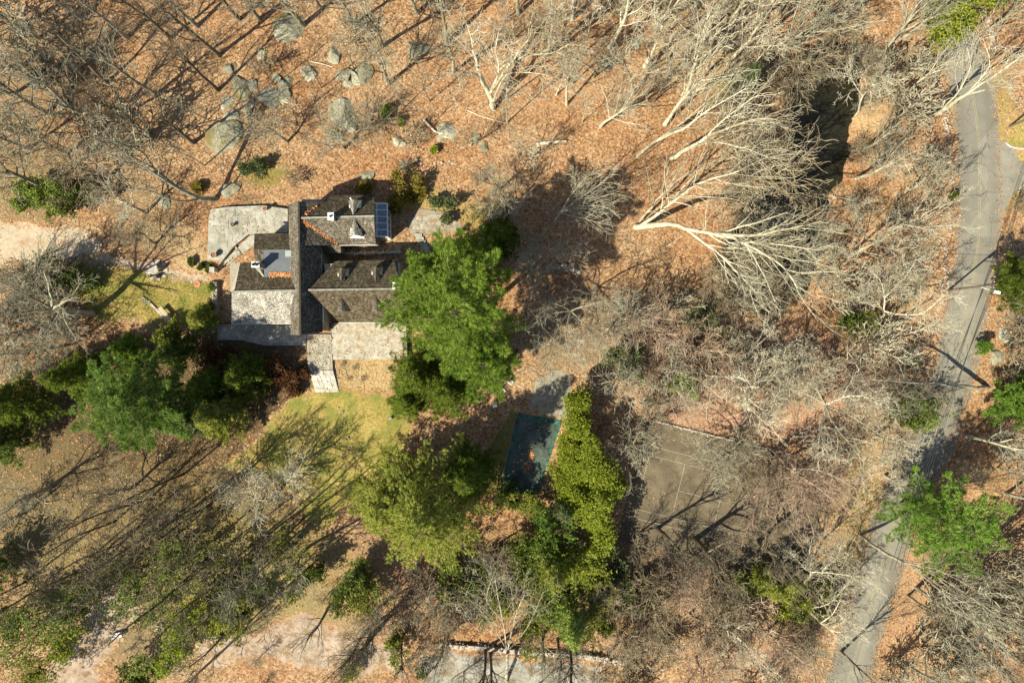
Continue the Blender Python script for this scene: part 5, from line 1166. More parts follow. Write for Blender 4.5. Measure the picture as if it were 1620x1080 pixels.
T = [ # px, py, height, habit, bark, label
 (347,88,21,'tall','bark_dark','tall tree at the upper left whose trunk and shadow make a wide V'),(306,226,19,'tall','bark_dark','tree whose trunk and shadow make a V left of the square boulder'),(346,144,18,'tall','bark_dark','dark trunk leaning west above the split boulder'),(330,190,11,'pole','bark_grey','slim tree between the two V shaped trunks'),
 (435,135,11,'pole','bark_dark','slim tree beside the largest boulder on the hillside'),(509,140,10,'pole','bark_dark','thin sapling left of the row of white boulders'),(312,42,20,'tall','bark_grey','tall tree near the top edge at upper left'),(155,210,20,'tall','bark_grey','tall tree in the grey woods at the left, right of the edge thicket'),(60,60,19,'tall','bark_grey','tall tree in the top left corner'),
 (112,120,19,'multi','bark_grey','many stemmed grey tree in the upper left woods'),(170,130,18,'tall','bark_dark','dark tree behind the many stemmed one at upper left'),(80,300,16,'oak','bark_grey','spreading grey tree above the green shrubs by the driveway'),(45,235,17,'multi','bark_grey','forked grey tree at the left edge above the driveway'),(110,245,14,'twiggy','bark_grey','dense grey crown left of the curving tree'),(230,335,12,'oak','bark_pale','pale wriggling tree above the driveway end'),(200,60,20,'tall','bark_grey','tree near the top edge between the corner and the big V'),(250,150,18,'tall','bark_grey','thin tall tree west of the V shaped pair'),(20,150,18,'multi','bark_grey','leaning tree cut by the left edge near the top'),(130,30,20,'tall','bark_grey','tall tree at the top edge in the left corner woods'),(75,180,17,'twiggy','bark_grey','dense grey crown at the far left'),(175,280,13,'twiggy','bark_brown','brown twigged tree above the bright green shrubs'),(245,385,9,'twiggy','bark_brown','rounded brown twigged tree where the driveway ends'),
 (605,73,20,'tall','bark_grey','leaning grey trunk right of the big boulder at the top'),(614,132,13,'oak','bark_grey','angular grey tree right of the white boulder row'),(708,66,22,'tall','bark_grey','straight trunk at the top edge in the middle'),(717,113,17,'tall','bark_grey','curved trunk below the straight one at the top middle'),(868,83,20,'tall','bark_pale','pale trunk right of the gnarled oak'),(950,201,18,'tall','bark_pale','pale forked tree in the middle of the upper slope'),(921,194,11,'pole','bark_pale','pair of slim pale stems on the upper slope'),(1052,197,20,'tall','bark_pale','pale tree just above the dark needle shadow'),(965,75,22,'tall','bark_pale','tall pale tree with a long arm towards the top right'),(1020,105,20,'tall','bark_pale','pale tree on the upper slope right of centre'),(1085,150,21,'tall','bark_pale','pale leaning tree beside the soft evergreen'),(1092,118,21,'tall','bark_pale','tall pale tree above the soft evergreen'),(1128,62,22,'tall','bark_pale','pale tree near the top edge above the soft evergreen'),(1205,110,20,'tall','bark_grey','grey tree leaning towards the head of the pond'),(1250,75,21,'multi','bark_grey','many stemmed tree at the head of the pond'),(1190,40,22,'tall','bark_pale','pale tree by the top edge right of the middle'),(1040,40,22,'tall','bark_pale','tall pale tree by the top edge over the upper slope'),(905,30,21,'tall','bark_pale','tall tree at the top edge right of the gnarled oak'),(820,20,20,'tall','bark_grey','tree at the top edge above the gnarled oak'),(1315,46,20,'tall','bark_grey','grey tree at the top edge over the pond head'),(1385,96,18,'tall','bark_grey','long leaning trunk pointing to the moss bank'),(1425,62,18,'tall','bark_grey','trunk beside the moss bank at upper right'),(660,20,20,'tall','bark_grey','tree at the top edge left of the straight trunk'),(560,110,12,'pole','bark_grey','sapling above the white boulder row'),(480,40,16,'oak','bark_grey','grey tree over the large mossy boulder near the top'),(410,30,19,'tall','bark_grey','tall tree at the top edge left of the mossy boulder'),(545,235,9,'twiggy','bark_grey','low grey twiggy tree on the slope straight above the house ridge'),(455,225,9,'twiggy','bark_grey','low grey twiggy tree over the rocks north-west of the house'),(590,200,8,'twiggy','bark_grey','low grey tree over the dark boulder hollow'),(745,230,8,'multi','bark_grey','small grey tree in front of the pale ledges'),
 (840,250,11,'multi','bark_pale','broken pale tree beside the fallen log'),(805,330,10,'twiggy','bark_grey','bare twiggy tree above the yellow shrub'),(840,410,12,'twiggy','bark_grey','grey twiggy crown against the big pine'),(880,405,13,'multi','bark_grey','grey fan of branches below the slender one on the slope'),(790,300,9,'oak','bark_grey','pale wiry tree above the hemlock behind the big pine'),
 (1150,300,17,'twiggy','bark_brown','brown dense crown at the left bank of the pond'),(1160,262,14,'twiggy','bark_grey','dense grey crown above the pond water'),(1175,340,13,'twiggy','bark_grey','dense grey crown right above the huge pale tree'),(1240,128,13,'twiggy','bark_brown','dense brown crown hiding the top of the pond'),(1290,385,10,'multi','bark_grey','grey crown where the pond narrows'),(1160,470,11,'multi','bark_grey','pale twiggy tree at the south end of the pond'),(1200,485,10,'oak','bark_pale','white wiry tree at the pond outlet'),
 (1355,282,16,'tall','bark_pale','leaning white tree east of the pond water'),(1345,402,14,'multi','bark_pale','cluster of white stems on the leafy bank'),(1405,362,15,'multi','bark_pale','pale tree between the leafy bank and the road'),(1340,442,15,'tall','bark_grey','grey trunk leaning east over the dry grass'),(1362,238,15,'tall','bark_grey','grey tree on the bank beside the white one'),(1425,156,14,'tall','bark_pale','pale trunk leaning to the upper road'),(1440,300,11,'twiggy','bark_grey','grey twigs on the verge opposite the side road'),(1420,420,10,'multi','bark_pale','pale twigs by the rough stone wall'),(1350,545,9,'brush','bark_pale','white spray of twigs east of the pond outlet'),
 (990,592,12,'twiggy','bark_grey','round grey crown between hedge and tennis court'),(1030,520,12,'twiggy','bark_pink','pinkish crown east of the broad grey tree'),(1090,545,12,'twiggy','bark_pink','pinkish crown below the open leafy slope'),(960,520,11,'twiggy','bark_grey','grey crown right of the broad drooping tree'),(1050,580,11,'twiggy','bark_grey','grey crown north of the tennis court corner'),(1120,600,11,'twiggy','bark_pink','reddish crown north of the tennis court'),(1165,640,14,'twiggy','bark_pale','pale crown hanging over the north side of the tennis court'),(1160,690,11,'multi','bark_grey','grey crown over the tennis court net'),(1175,545,13,'oak','bark_pale','wiry pale tree south-east of the pond outlet'),(1230,585,14,'oak','bark_pale','white branched tree in the leafy clearing'),(1150,585,12,'multi','bark_pink','thin reddish tree in the pink thicket'),(1352,625,8,'twiggy','bark_pale','pale crown next to the wide white one'),(1385,690,11,'oak','bark_pale','pale tree overhanging the road bend'),(1380,610,7,'twiggy','bark_pink','reddish twigs beside the road shrubs'),(1470,628,5,'twiggy','bark_pink','dense reddish twigs over the road'),(1530,690,17,'tall','bark_pale','leaning trunk below the right edge evergreens'),(1490,740,10,'pole','bark_pale','thin white stem north of the bright green pine'),(1400,752,9,'oak','bark_pale','white forked tree at the road bend above the bright green pine'),
 (1040,835,17,'tall','bark_dark','dark tree at the south side of the court casting forked shadows'),(1198,856,15,'oak','bark_dark','dark forked tree south of the far court baseline'),(1100,852,17,'oak','bark_dark','dark spreading tree south of the court centre'),(1030,900,11,'twiggy','bark_brown','brown round crown at the south-west corner of the court'),(1075,895,11,'twiggy','bark_pink','reddish crown below the court baseline'),(1000,850,10,'multi','bark_brown','brown twigs between hedge and court'),(1150,900,9,'pole','bark_pale','slim white stem leaning over the court edge'),(1150,985,13,'oak','bark_pale','white crowned tree in the lower thicket'),(1090,970,11,'twiggy','bark_brown','brown crown in the thicket below the court'),(1030,960,10,'twiggy','bark_brown','brown crown left in the thicket below the court'),(1210,1000,13,'multi','bark_pink','reddish tree in the lower thicket west of the road'),(1255,1015,13,'multi','bark_grey','grey tree beside the reddish one west of the lower road'),(1100,1040,12,'twiggy','bark_pink','reddish crown at the bottom edge'),(980,1000,12,'twiggy','bark_brown','brown crown by the end of the stone wall at the bottom'),(1330,1030,15,'tall','bark_grey','grey tree leaning over the road at the bottom'),(1190,940,10,'brush','bark_pink','reddish spray west of the yellow green shrub'),
 (1450,930,18,'tall','bark_grey','grey tree right of the lower road'),(1510,880,19,'tall','bark_grey','tall grey tree below the bright green pine'),(1470,1000,18,'tall','bark_grey','leaning tree at the lower right beside the road'),(1560,860,18,'tall','bark_grey','tall tree right of the bright green pine'),(1590,780,17,'tall','bark_grey','tree at the right edge above the lower corner'),(1530,1020,18,'tall','bark_grey','tree near the lower right corner'),(1575,950,17,'tall','bark_brown','brown tree at the lower right edge'),(1420,1040,16,'tall','bark_grey','tree at the bottom edge right of the road'),(1575,740,15,'pole','bark_pale','pale sapling under the right edge evergreens'),(1600,520,13,'twiggy','bark_grey','grey twiggy tree at the right edge below the lamp'),(1590,440,13,'tall','bark_grey','grey tree at the right edge by the lamp'),(1585,100,15,'multi','bark_pale','pale branching tree at the right edge near the top'),(1560,50,14,'multi','bark_grey','grey tree on the east verge at the top'),
 (95,470,14,'twiggy','bark_grey','grey crown left of the dark oak'),(60,520,13,'twiggy','bark_grey','grey crown at the left edge below the driveway'),(30,450,14,'multi','bark_grey','grey tree at the left edge by the driveway'),(115,545,10,'twiggy','bark_grey','grey crown above the dark hemlocks'),(40,560,12,'oak','bark_pale','pale wiry crown at the left edge above the hemlocks'),
 (80,770,13,'oak','bark_grey','grey wiry crown in the left woods below the hemlocks'),(210,770,11,'twiggy','bark_brown','brown crown in the shade below the blue green pine'),(40,810,13,'multi','bark_grey','grey tree at the left edge in the lower woods'),(458,745,10,'twiggy','bark_pale','round pale twiggy tree at the west foot of the south lawn'),(430,790,11,'twiggy','bark_pale','second round pale twiggy tree below the lawn one'),(395,745,8,'twiggy','bark_brown','brown twigs at the dark edge of the south lawn'),
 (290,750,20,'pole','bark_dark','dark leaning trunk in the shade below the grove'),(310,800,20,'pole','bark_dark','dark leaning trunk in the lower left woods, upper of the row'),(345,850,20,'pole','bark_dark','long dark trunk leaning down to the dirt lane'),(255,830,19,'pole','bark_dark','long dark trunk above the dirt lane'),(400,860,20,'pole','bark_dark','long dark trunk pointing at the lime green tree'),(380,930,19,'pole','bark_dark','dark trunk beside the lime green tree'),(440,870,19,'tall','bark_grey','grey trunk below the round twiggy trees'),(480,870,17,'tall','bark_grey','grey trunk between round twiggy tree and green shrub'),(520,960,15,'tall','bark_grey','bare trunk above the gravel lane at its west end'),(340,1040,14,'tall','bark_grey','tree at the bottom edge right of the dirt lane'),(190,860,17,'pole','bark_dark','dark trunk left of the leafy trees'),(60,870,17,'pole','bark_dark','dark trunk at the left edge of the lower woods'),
 (585,1003,17,'tall','bark_dark','trunk at the west end of the gravel lane'),(607,985,16,'tall','bark_dark','trunk above the west end of the gravel lane'),(575,1000,16,'tall','bark_dark','slim trunk beside the lane end trunk'),(640,1000,15,'tall','bark_dark','trunk in the brown scrub left of the lane'),(705,1005,16,'tall','bark_grey','trunk at the stone wall, leftmost by the gravel lane'),(768,1024,17,'tall','bark_dark','dark trunk on the gravel lane beside the pale fan tree'),(776,1030,17,'tall','bark_dark','dark trunk right next to its neighbour on the gravel lane'),(860,1000,16,'tall','bark_grey','trunk rising right of the pale fan tree'),(900,1020,17,'tall','bark_dark','dark trunk at the stone wall under the green evergreen'),(882,1010,15,'tall','bark_dark','second dark trunk under the green evergreen'),(650,940,9,'twiggy','bark_brown','brown twigs over the open leaf patch'),(690,960,9,'twiggy','bark_brown','brown twigs right of the open leaf patch'),(790,860,9,'twiggy','bark_brown','dark brown twigs south of the golden shrub'),(960,930,10,'twiggy','bark_brown','brown crown below the south tip of the hedge'),(600,960,10,'multi','bark_pale','pale crooked tree over the leaf patch'),
 (1175,440,10,'twiggy','bark_grey','grey crown over the lower pond left of the pale limbs'),(1235,440,11,'twiggy','bark_grey','grey crown hiding the lower end of the pond'),(1265,395,12,'multi','bark_pale','pale twigs across the narrow part of the pond'),(1165,385,12,'twiggy','bark_brown','brown crown on the west bank of the lower pond'),(1140,205,13,'twiggy','bark_brown','brown crown above the water, upper west bank'),(1300,440,9,'brush','bark_grey','grey spray on the leafy bank side of the lower pond'),
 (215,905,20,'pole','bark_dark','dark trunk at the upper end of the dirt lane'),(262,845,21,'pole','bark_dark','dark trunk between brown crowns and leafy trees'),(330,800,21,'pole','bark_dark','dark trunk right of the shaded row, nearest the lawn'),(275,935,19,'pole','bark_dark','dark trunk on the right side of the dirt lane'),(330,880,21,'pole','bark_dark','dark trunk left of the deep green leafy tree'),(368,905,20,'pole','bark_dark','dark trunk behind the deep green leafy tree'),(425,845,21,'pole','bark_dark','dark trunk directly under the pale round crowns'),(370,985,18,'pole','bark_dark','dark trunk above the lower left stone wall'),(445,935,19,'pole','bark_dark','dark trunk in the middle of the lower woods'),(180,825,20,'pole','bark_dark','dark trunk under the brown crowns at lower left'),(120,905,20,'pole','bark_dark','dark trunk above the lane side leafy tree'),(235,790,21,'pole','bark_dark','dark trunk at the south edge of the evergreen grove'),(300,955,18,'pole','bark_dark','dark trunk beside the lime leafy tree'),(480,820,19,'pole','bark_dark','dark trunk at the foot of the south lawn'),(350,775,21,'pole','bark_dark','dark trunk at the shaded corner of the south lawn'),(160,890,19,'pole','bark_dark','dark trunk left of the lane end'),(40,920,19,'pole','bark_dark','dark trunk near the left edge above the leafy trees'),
 (1215,722,11,'twiggy','bark_pink','reddish crown over the court service box'),(1270,735,11,'twiggy','bark_pink','reddish crown over the far baseline of the court'),(1300,745,10,'twiggy','bark_pink','reddish crown at the east corner of the court'),(1190,712,10,'twiggy','bark_brown','brown crown over the court centre'),(985,700,11,'twiggy','bark_grey','grey crown between the hedge and the court corner'),
 (270,60,18,'tall','bark_dark','dark trunk between the two top left V trees'),(420,170,12,'pole','bark_dark','slim dark stem among the grey boulders'),(380,30,18,'tall','bark_dark','dark trunk at the top edge above the split boulder'),(560,40,18,'tall','bark_grey','grey trunk at the top edge right of the mossy boulder'),(240,215,15,'tall','bark_dark','dark trunk left of the smaller V tree'),(205,180,17,'tall','bark_dark','dark trunk below the thin tall one at upper left'),(640,170,10,'pole','bark_grey','slim stem above the small hillside bush'),(470,185,10,'pole','bark_grey','slim stem below the row of grey boulders'),(30,110,18,'tall','bark_grey','grey trunk near the left edge at the top'),(680,160,11,'pole','bark_grey','slim stem left of the gnarled oak'),
 (1300,98,8,'twiggy','bark_brown','brown bush crown at the top bank of the pond'),(1340,88,8,'twiggy','bark_grey','grey bush crown at the top right bank of the pond'),(1358,165,5,'twiggy','bark_grey','grey bush on the east bank beside the open water'),(1350,235,5,'twiggy','bark_brown','brown bush on the east bank at the lower end of the open water'),(1362,120,6,'twiggy','bark_brown','brown bush at the east bank near the pond top'),(1285,125,7,'twiggy','bark_grey','grey bush crown leaning over the pond top'),(1320,70,8,'twiggy','bark_brown','brown bush crown just above the pond top'),(1280,345,7,'twiggy','bark_brown','brown bush over the narrow water'),(1330,330,7,'multi','bark_pale','pale twigs on the east bank below the open water'),(1210,460,8,'twiggy','bark_brown','brown bush at the lower water edge'),(1150,425,8,'twiggy','bark_brown','brown bush at the west end of the lower pond'),(1230,400,9,'multi','bark_pale','pale twigs in the middle of the lower pond bank'),
 (1250,722,12,'twiggy','bark_pink','reddish crown over the middle of the far court half'),(1160,702,12,'twiggy','bark_grey','grey crown over the near service box'),(1310,770,10,'multi','bark_brown','brown crown at the east side of the court'),
 (1095,20,22,'tall','bark_pale','pale trunk at the top edge left of the soft evergreen'),(1150,100,21,'tall','bark_pale','pale trunk beside the soft evergreen, upper right side'),(1230,20,22,'tall','bark_pale','pale trunk at the top edge left of the pond'),(1000,150,19,'tall','bark_pale','pale trunk above the crooked pale tree'),(985,20,21,'tall','bark_pale','pale trunk at the top edge over the gnarled oak side'),(880,150,14,'pole','bark_pale','slim pale trunk between gnarled oak and fallen log'),(1275,20,21,'tall','bark_pale','pale trunk at the top edge over the pond top'),(1350,15,20,'tall','bark_pale','pale trunk at the top edge right of the pond'),
]
for px, py, h, lab in ((562,583,.9,'withered plant in the planting bed, right one near the terrace'),(543,575,.8,'withered plant in the planting bed, left one by the walk'),(575,601,.9,'withered plant in the planting bed, lowest one by the lawn'),(552,600,.8,'withered plant in the planting bed, lower left one')): tree(px, py, h, 'brush', 'bark_dark', lab, cat='shrub', name='bare_shrub', group='withered plants in the bed')
TIP = {'reddish crown over the court service box': (1235,790), 'reddish crown over the far baseline of the court': (1300,810), 'reddish crown at the east corner of the court': (1330,770), 'brown crown over the court centre': (1185,775), 'reddish crown over the middle of the far court half': (1268,795), 'grey crown over the near service box': (1150,760), 'brown crown at the east side of the court': (1290,830)}
for (px, py, H, kd, bk, lab) in T: tree(px, py, H, kd, bk, lab, group=None, tip=TIP.get(lab))

# saplings and brush; each is told apart by its size and by what it stands next to
MARK = [(347,88,'the wide V tree'),(306,226,'the smaller V tree'),(460,48,'the large mossy boulder'),(388,144,'the split boulder'),(358,215,'the square ledge boulder'),(343,312,'the curving grey tree'),(100,312,'the bright shrubs over the driveway'),(60,385,'the driveway'),(110,120,'the many stemmed tree'),(20,30,'the top left corner'),(200,20,'the top edge left woods'),(60,230,'the left edge woods'),
 (560,120,'the white boulder row'),(548,186,'the twig covered boulder'),(605,72,'the leaning grey trunk'),(781,172,'the gnarled oak'),(707,207,'the driftwood boulder'),(612,180,'the small hillside bush'),(708,60,'the straight top trunk'),(660,256,'the pale rock ledge'),(540,310,'the house roofs'),
 (950,200,'the pale forked tree'),(870,228,'the bleached log'),(1000,290,'the dark needle shadow'),(900,30,'the top edge middle'),(1050,30,'the top edge right of middle'),(1158,140,'the soft evergreen'),(1062,250,'the thick pale tree'),(1006,358,'the huge three stemmed tree'),(1200,40,'the top edge over the pond'),
 (1300,200,'the dark pond water'),(1220,480,'the pond outlet'),(1358,180,'the little white tree'),(1350,392,'the white stem cluster'),(1462,194,'the white road tree'),(1400,440,'the leafy bank'),(1490,400,'the rough stone wall'),(1548,463,'the street lamp'),(1440,60,'the moss bank'),
 (905,480,'the drooping grey tree'),(990,592,'the round grey crown'),(1108,512,'the pale green shrub'),(1075,600,'the green shrub over the court'),(1045,670,'the court corner'),(1170,545,'the wiry pale tree'),(1290,622,'the wide white crown'),(1330,512,'the shrub under white branches'),(1388,506,'the sprawling white tree'),(1410,640,'the dark roadside shrub'),(1240,720,'the reddish court tree'),
 (1470,640,'the shaded road bend'),(1420,740,'the forked road bend tree'),(1360,846,'the long thin road tree'),(1256,937,'the antler tree'),(1232,945,'the lime court shrub'),(1120,850,'the court baseline'),(1030,900,'the court south-west corner'),(1150,985,'the white thicket crown'),(1210,1040,'the bottom edge thicket'),(1040,1050,'the bottom edge below the court'),(960,960,'the end of the bottom wall'),
 (1490,820,'the bright road pine'),(1540,930,'the lower right leaves'),(1600,1040,'the lower right corner'),(1430,1050,'the road at the bottom'),(1600,640,'the right edge evergreens'),(1600,520,'the right edge boulder'),(1590,400,'the right edge above the lamp'),(1610,800,'the right edge leaf slope'),
 (80,770,'the wiry left crown'),(200,640,'the blue green pine'),(458,745,'the round twiggy tree'),(350,850,'the long dark trunk'),(335,945,'the lime leafy tree'),(120,955,'the lane side leafy tree'),(188,1002,'the pale boxes'),(40,1050,'the bottom left corner'),(300,1000,'the lower left stone wall'),(420,1050,'the bottom edge left of centre'),(500,900,'the dark trunk shrub'),(30,860,'the left edge below the hemlocks'),
 (650,930,'the open leaf patch'),(585,905,'the shrub under the hemlocks'),(802,1060,'the pale fan tree'),(740,1022,'the bottom stone wall'),(895,955,'the green wall evergreen'),(865,832,'the bright leafy tree'),(600,1050,'the gravel lane end'),(900,1060,'the gravel lane right end'),(146,496,'the dark oak'),(60,500,'the grey edge crown'),(805,330,'the twiggy tree over the yellow shrub'),(856,373,'the slender fan tree'),(770,345,'the wide yellow shrub')]
USED = set()
def place_label(px, py, size, col, noun):
    near = sorted(MARK, key=lambda m: (m[0] - px) ** 2 + (m[1] - py) ** 2)[:4]
    for mx, my, ph in near:
        dx, dy = px - mx, py - my; far = 'well ' if math.hypot(dx, dy) > 55 else ('close ' if math.hypot(dx, dy) < 22 else '')
        k = int(((math.degrees(math.atan2(-dy, dx)) + 382.5) % 360) // 45)
        w = ['right of', 'above and right of', 'above', 'above and left of', 'left of', 'below and left of', 'below', 'below and right of'][k]
        lab = f'{size} {col} {noun} {far}{w} {ph}'
        if len(lab.split()) > 16: continue
        if lab not in USED: USED.add(lab); return lab
def patch(n, box, kinds, barks, H, label, group, name=None, cat=None):
    for _ in range(n):
        for _try in range(20):
            px, py = rnd.uniform(box[0], box[2]), rnd.uniform(box[1], box[3]); q = P(px, py)
            if not (-15 < px < 1635 and -15 < py < 1095): continue
            if all(sdist(np.array([q.x]), np.array([q.y]), a)[0] < -1.0 for a in AVOID) and line_dist(np.array([q.x]), np.array([q.y]), ROADL)[0] > 5:
                k = rnd.choice(kinds); h = rnd.uniform(*H); bk = rnd.choice(barks)
                size = 'knee high' if h < 2.6 else ('low' if h < 4.2 else ('half grown' if h < 6.5 else ('tall' if h < 10 else 'very tall')))
                noun, nm, ct = {'pole': ('sapling', 'sapling', 'sapling'), 'tall': ('slim tree', 'slim_tree', 'tree'), 'brush': ('brush clump', 'bare_shrub', 'shrub'), 'twiggy': ('twiggy bush', 'twiggy_shrub', 'shrub')}[k]
                lab = place_label(px, py, size, {'bark_grey': 'grey', 'bark_pale': 'pale', 'bark_brown': 'brown', 'bark_pink': 'pinkish', 'bark_dark': 'dark'}[bk], 'bare ' + noun)
                if lab: break
        else: continue
        tree(px, py, h, k, bk, lab, group=group, cat=ct, name=nm)
AVOID = [POND, LAWN, LAWN2, POOLGRASS, W2([(1010,660),(1330,735),(1300,880),(990,860)]), W2([(310,300),(730,300),(730,660),(310,640)]), W2([(0,345),(180,360),(170,425),(0,430)]), W2([(780,570),(960,570),(960,800),(770,800)]), W2([(80,920),(240,920),(240,1010),(80,1080)])]
sp = 'bare saplings'
patch(18, (-20,-30,330,290), ['pole','pole','pole','brush'], ['bark_grey','bark_dark','bark_brown'], (4,12), 'thin grey sapling or brush in the upper left woods', 'saplings in the upper left woods')
patch(18, (330,-30,780,290), ['pole','brush'], ['bark_grey','bark_brown'], (2,7), 'thin sapling or brush on the rocky hillside above the house', 'saplings on the rocky hillside')
patch(44, (780,-40,1300,200), ['pole','pole','tall'], ['bark_pale','bark_pale','bark_grey'], (7,17), 'slim pale stem on the upper slope at the top of the picture', 'slim pale stems on the upper slope')
patch(22, (1110,60,1420,480), ['twiggy','brush','pole'], ['bark_grey','bark_brown'], (3,9), 'bare brush crowding the banks of the pond', 'brush round the pond')
patch(40, (930,480,1300,650), ['twiggy','brush','brush'], ['bark_pink','bark_grey','bark_brown'], (3,7), 'bare pinkish brush in the thicket between pool, pond and court', 'brush in the middle thicket')
patch(18, (1300,480,1450,790), ['brush','twiggy','pole'], ['bark_pink','bark_pale','bark_brown'], (3,7), 'bare brush on the west side of the road below the lamp', 'brush west of the road')
patch(44, (960,880,1330,1090), ['brush','twiggy','brush'], ['bark_pink','bark_brown','bark_brown'], (3,7), 'bare reddish brush in the thicket below the tennis court', 'brush below the court')
patch(34, (1400,860,1640,1100), ['pole','tall','brush'], ['bark_grey','bark_grey','bark_brown'], (5,14), 'slim grey stem in the lower right woods', 'stems in the lower right woods')
patch(14, (1540,330,1640,760), ['pole','brush'], ['bark_grey','bark_brown'], (3,8), 'thin stem or brush along the right edge', 'brush at the right edge')
patch(14, (1370,60,1500,480), ['brush','pole'], ['bark_pale','bark_grey'], (2,6), 'bare brush between the leafy bank and the upper road', 'brush beside the upper road')
patch(10, (-20,720,560,1090), ['pole','brush','twiggy'], ['bark_brown','bark_grey','bark_dark'], (3,9), 'thin bare sapling or brush in the lower left woods', 'saplings in the lower left woods')
patch(30, (540,880,980,1090), ['pole','brush','twiggy','brush'], ['bark_brown','bark_grey'], (3,8), 'thin bare sapling or brush in the woods along the bottom edge', 'saplings along the bottom edge')
patch(18, (-20,430,150,600), ['brush','twiggy'], ['bark_grey','bark_pale'], (3,8), 'bare grey brush below the driveway at the left edge', 'brush below the driveway')
patch(10, (780,300,960,440), ['brush','pole'], ['bark_grey'], (3,6), 'bare grey brush at the foot of the open leafy slope', 'brush at the foot of the open slope')

# ------------------------------------------------------------------ boulders
BO = [(460,48,2.6,'large mossy boulder near the top edge of the hillside'),(388,144,1.6,'split boulder with a dark crack on the hillside'),(402,140,1.0,'narrow slab leaning against the split boulder'),(423,155,1.9,'round grey boulder in the middle of the hillside'),(450,148,1.5,'boulder with a shaded east face beside the round grey one'),(358,215,2.3,'square ledge boulder above the crooked tree'),(362,108,1.2,'pale boulder at the base of the shadowed trunks'),(360,165,1.0,'narrow boulder below the dark leaning trunk'),(368,183,1.1,'flat boulder above the square ledge'),(393,172,1.0,'small boulder between flat one and round grey one'),(438,123,.9,'upright pale stone north of the shaded boulder'),(455,128,.8,'small pale stone beside the upright one'),(488,115,1.2,'pale boulder alone right of the slim sapling'),(545,122,1.4,'long white boulder at the left end of the boulder row'),(563,127,.9,'middle stone of the white boulder row'),(579,118,1.5,'round white boulder at the right end of the boulder row'),(553,135,.7,'small stone under the white boulder row'),(548,186,2.3,'big boulder half hidden in grey twigs above the house'),(530,215,1.3,'boulder below the twig covered one'),(660,80,1.6,'mossy boulder beside the curved trunks at top middle'),(707,207,1.6,'pale boulder with a driftwood branch lying against it'),(700,214,.8,'small stone at the foot of the driftwood boulder'),(530,88,1.2,'mossy stone above the white boulder row'),(415,92,1.0,'grey stone in the leaves below the mossy boulder'),(365,300,1.3,'pale upright stone beside the crooked tree'),(262,320,1.0,'pale flat stone west of the crooked tree'),(630,222,1.0,'pale stone on the slope left of the crooked stone row'),(582,278,1.0,'grey stone behind the house'),(640,262,.9,'white stone at the west end of the rock ledges'),(960,100,1.0,'grey stone on the upper slope'),(1005,70,1.1,'grey stone at upper slope near the tall pale trees'),(755,218,.8,'grey stone right of the driftwood boulder'),(766,235,.7,'mossy stone at the end of a thin shadow'),(1574,562,1.2,'grey stone on the east verge right of the bright shrub'),(1590,535,1.3,'grey boulder on the east bank by the right edge'),(60,130,1.3,'grey boulder in the upper left woods'),(30,50,1.3,'grey boulder in the top left corner woods'),(100,165,1.2,'grey boulder under twigs at the left'),(1230,110,1.0,'grey stone near the head of the pond')]
for i, (px, py, r, lab) in enumerate(BO):
    o = link('boulder', ROCKS[i % 10], loc=G(px, py, r * .05)); o.scale = (r * rnd.uniform(1.15, 1.6), r * rnd.uniform(.95, 1.4), r * rnd.uniform(.30, .50)); o.rotation_euler = (rnd.gauss(0, .15), rnd.gauss(0, .15), rnd.random() * 6.28)
    tag(o, lab, 'boulder', 'boulders on the slopes')

# ------------------------------------------------------------------ fallen wood
def log(pts, r, label, mat='log'):
    w = [tuple(G(px, py, r * .7 + dz)) for px, py, dz in smooth_line(pts, 3)]
    V, Fq = tubes([(w, [r * (1 - .5 * i / (len(w) - 1)) for i in range(len(w))])], 6); tag(link('fallen_log', mesh_np('fallen_log', V, Fq, MAT[mat], True)), label, 'log')
log([(848,229,0),(870,226,.1),(896,224,.1)], .30, 'thick bleached log lying on the open slope by the broken tree')
log([(670,190,.2),(680,200,.1),(690,209,.1),(702,212,.3)], .22, 'bent bleached branch resting on the driftwood boulder')
log([(490,98,0),(510,102,.05),(527,107,0)], .12, 'thin bleached branch lying above the white boulder row')
log([(1440,108,0),(1455,100,.1),(1472,92,.2)], .35, 'short pale log beside the tumbled stone wall')
log([(1055,390,0),(1080,372,0)], .1, 'fallen pole under the huge pale tree')
log([(740,175,0),(765,185,0),(800,195,0)], .08, 'thin fallen branch below the gnarled oak')
log([(445,160,0),(462,166,.1),(470,163,.1)], .1, 'white stick lying under the shaded boulder')

# ------------------------------------------------------------------ garden things
t = empty('garden_bench', P(264, 496), 'long stone bench standing on the yellow west lawn', 'bench')
t.rotation_euler = (0, 0, math.radians(-50)); t.location.z = hz(t.location.x, t.location.y)
mb = MB(); mb.box((0, 0, .80), (2.3, .62, .12)); mb.build('seat', MAT['wood'], t)
for x in (-.85, .85): mb = MB(); mb.box((x, 0, .37), (.28, .5, .74)); mb.build('leg', MAT['flag'], t)
t = empty('birdbath', G(247, 427), 'round pale stone bowl on a ring of white flags in the west lawn', 'stone bowl')
mb = MB(); mb.lathe((0, 0, 0), [(.55, -.1), (.5, .15), (.25, .25), (.25, .7), (.75, .95), (.75, 1.02), (.6, 1.0), (.2, .92)], 20); mb.build('bowl', MAT['step'], t)
for k in range(9):
    a = k * .7; mb = MB(); mb.box((1.35 * math.cos(a), 1.25 * math.sin(a), .06), (.62, .5, .12), a); mb.build('flagstone', MAT['step'], t)
for i, (px, py, s, lab) in enumerate([(256,424,1.0,'tall dark standing stone right of the round stone bowl'),(250,438,.8,'low dark stone below the round stone bowl'),(240,436,.7,'pale flat stone left of the low dark stone')]):
    o = link('standing_stone', ROCKS[(i + 2) % 6], loc=G(px, py, .4)); o.scale = (s * .6, s * .5, s); tag(o, lab, 'stone')
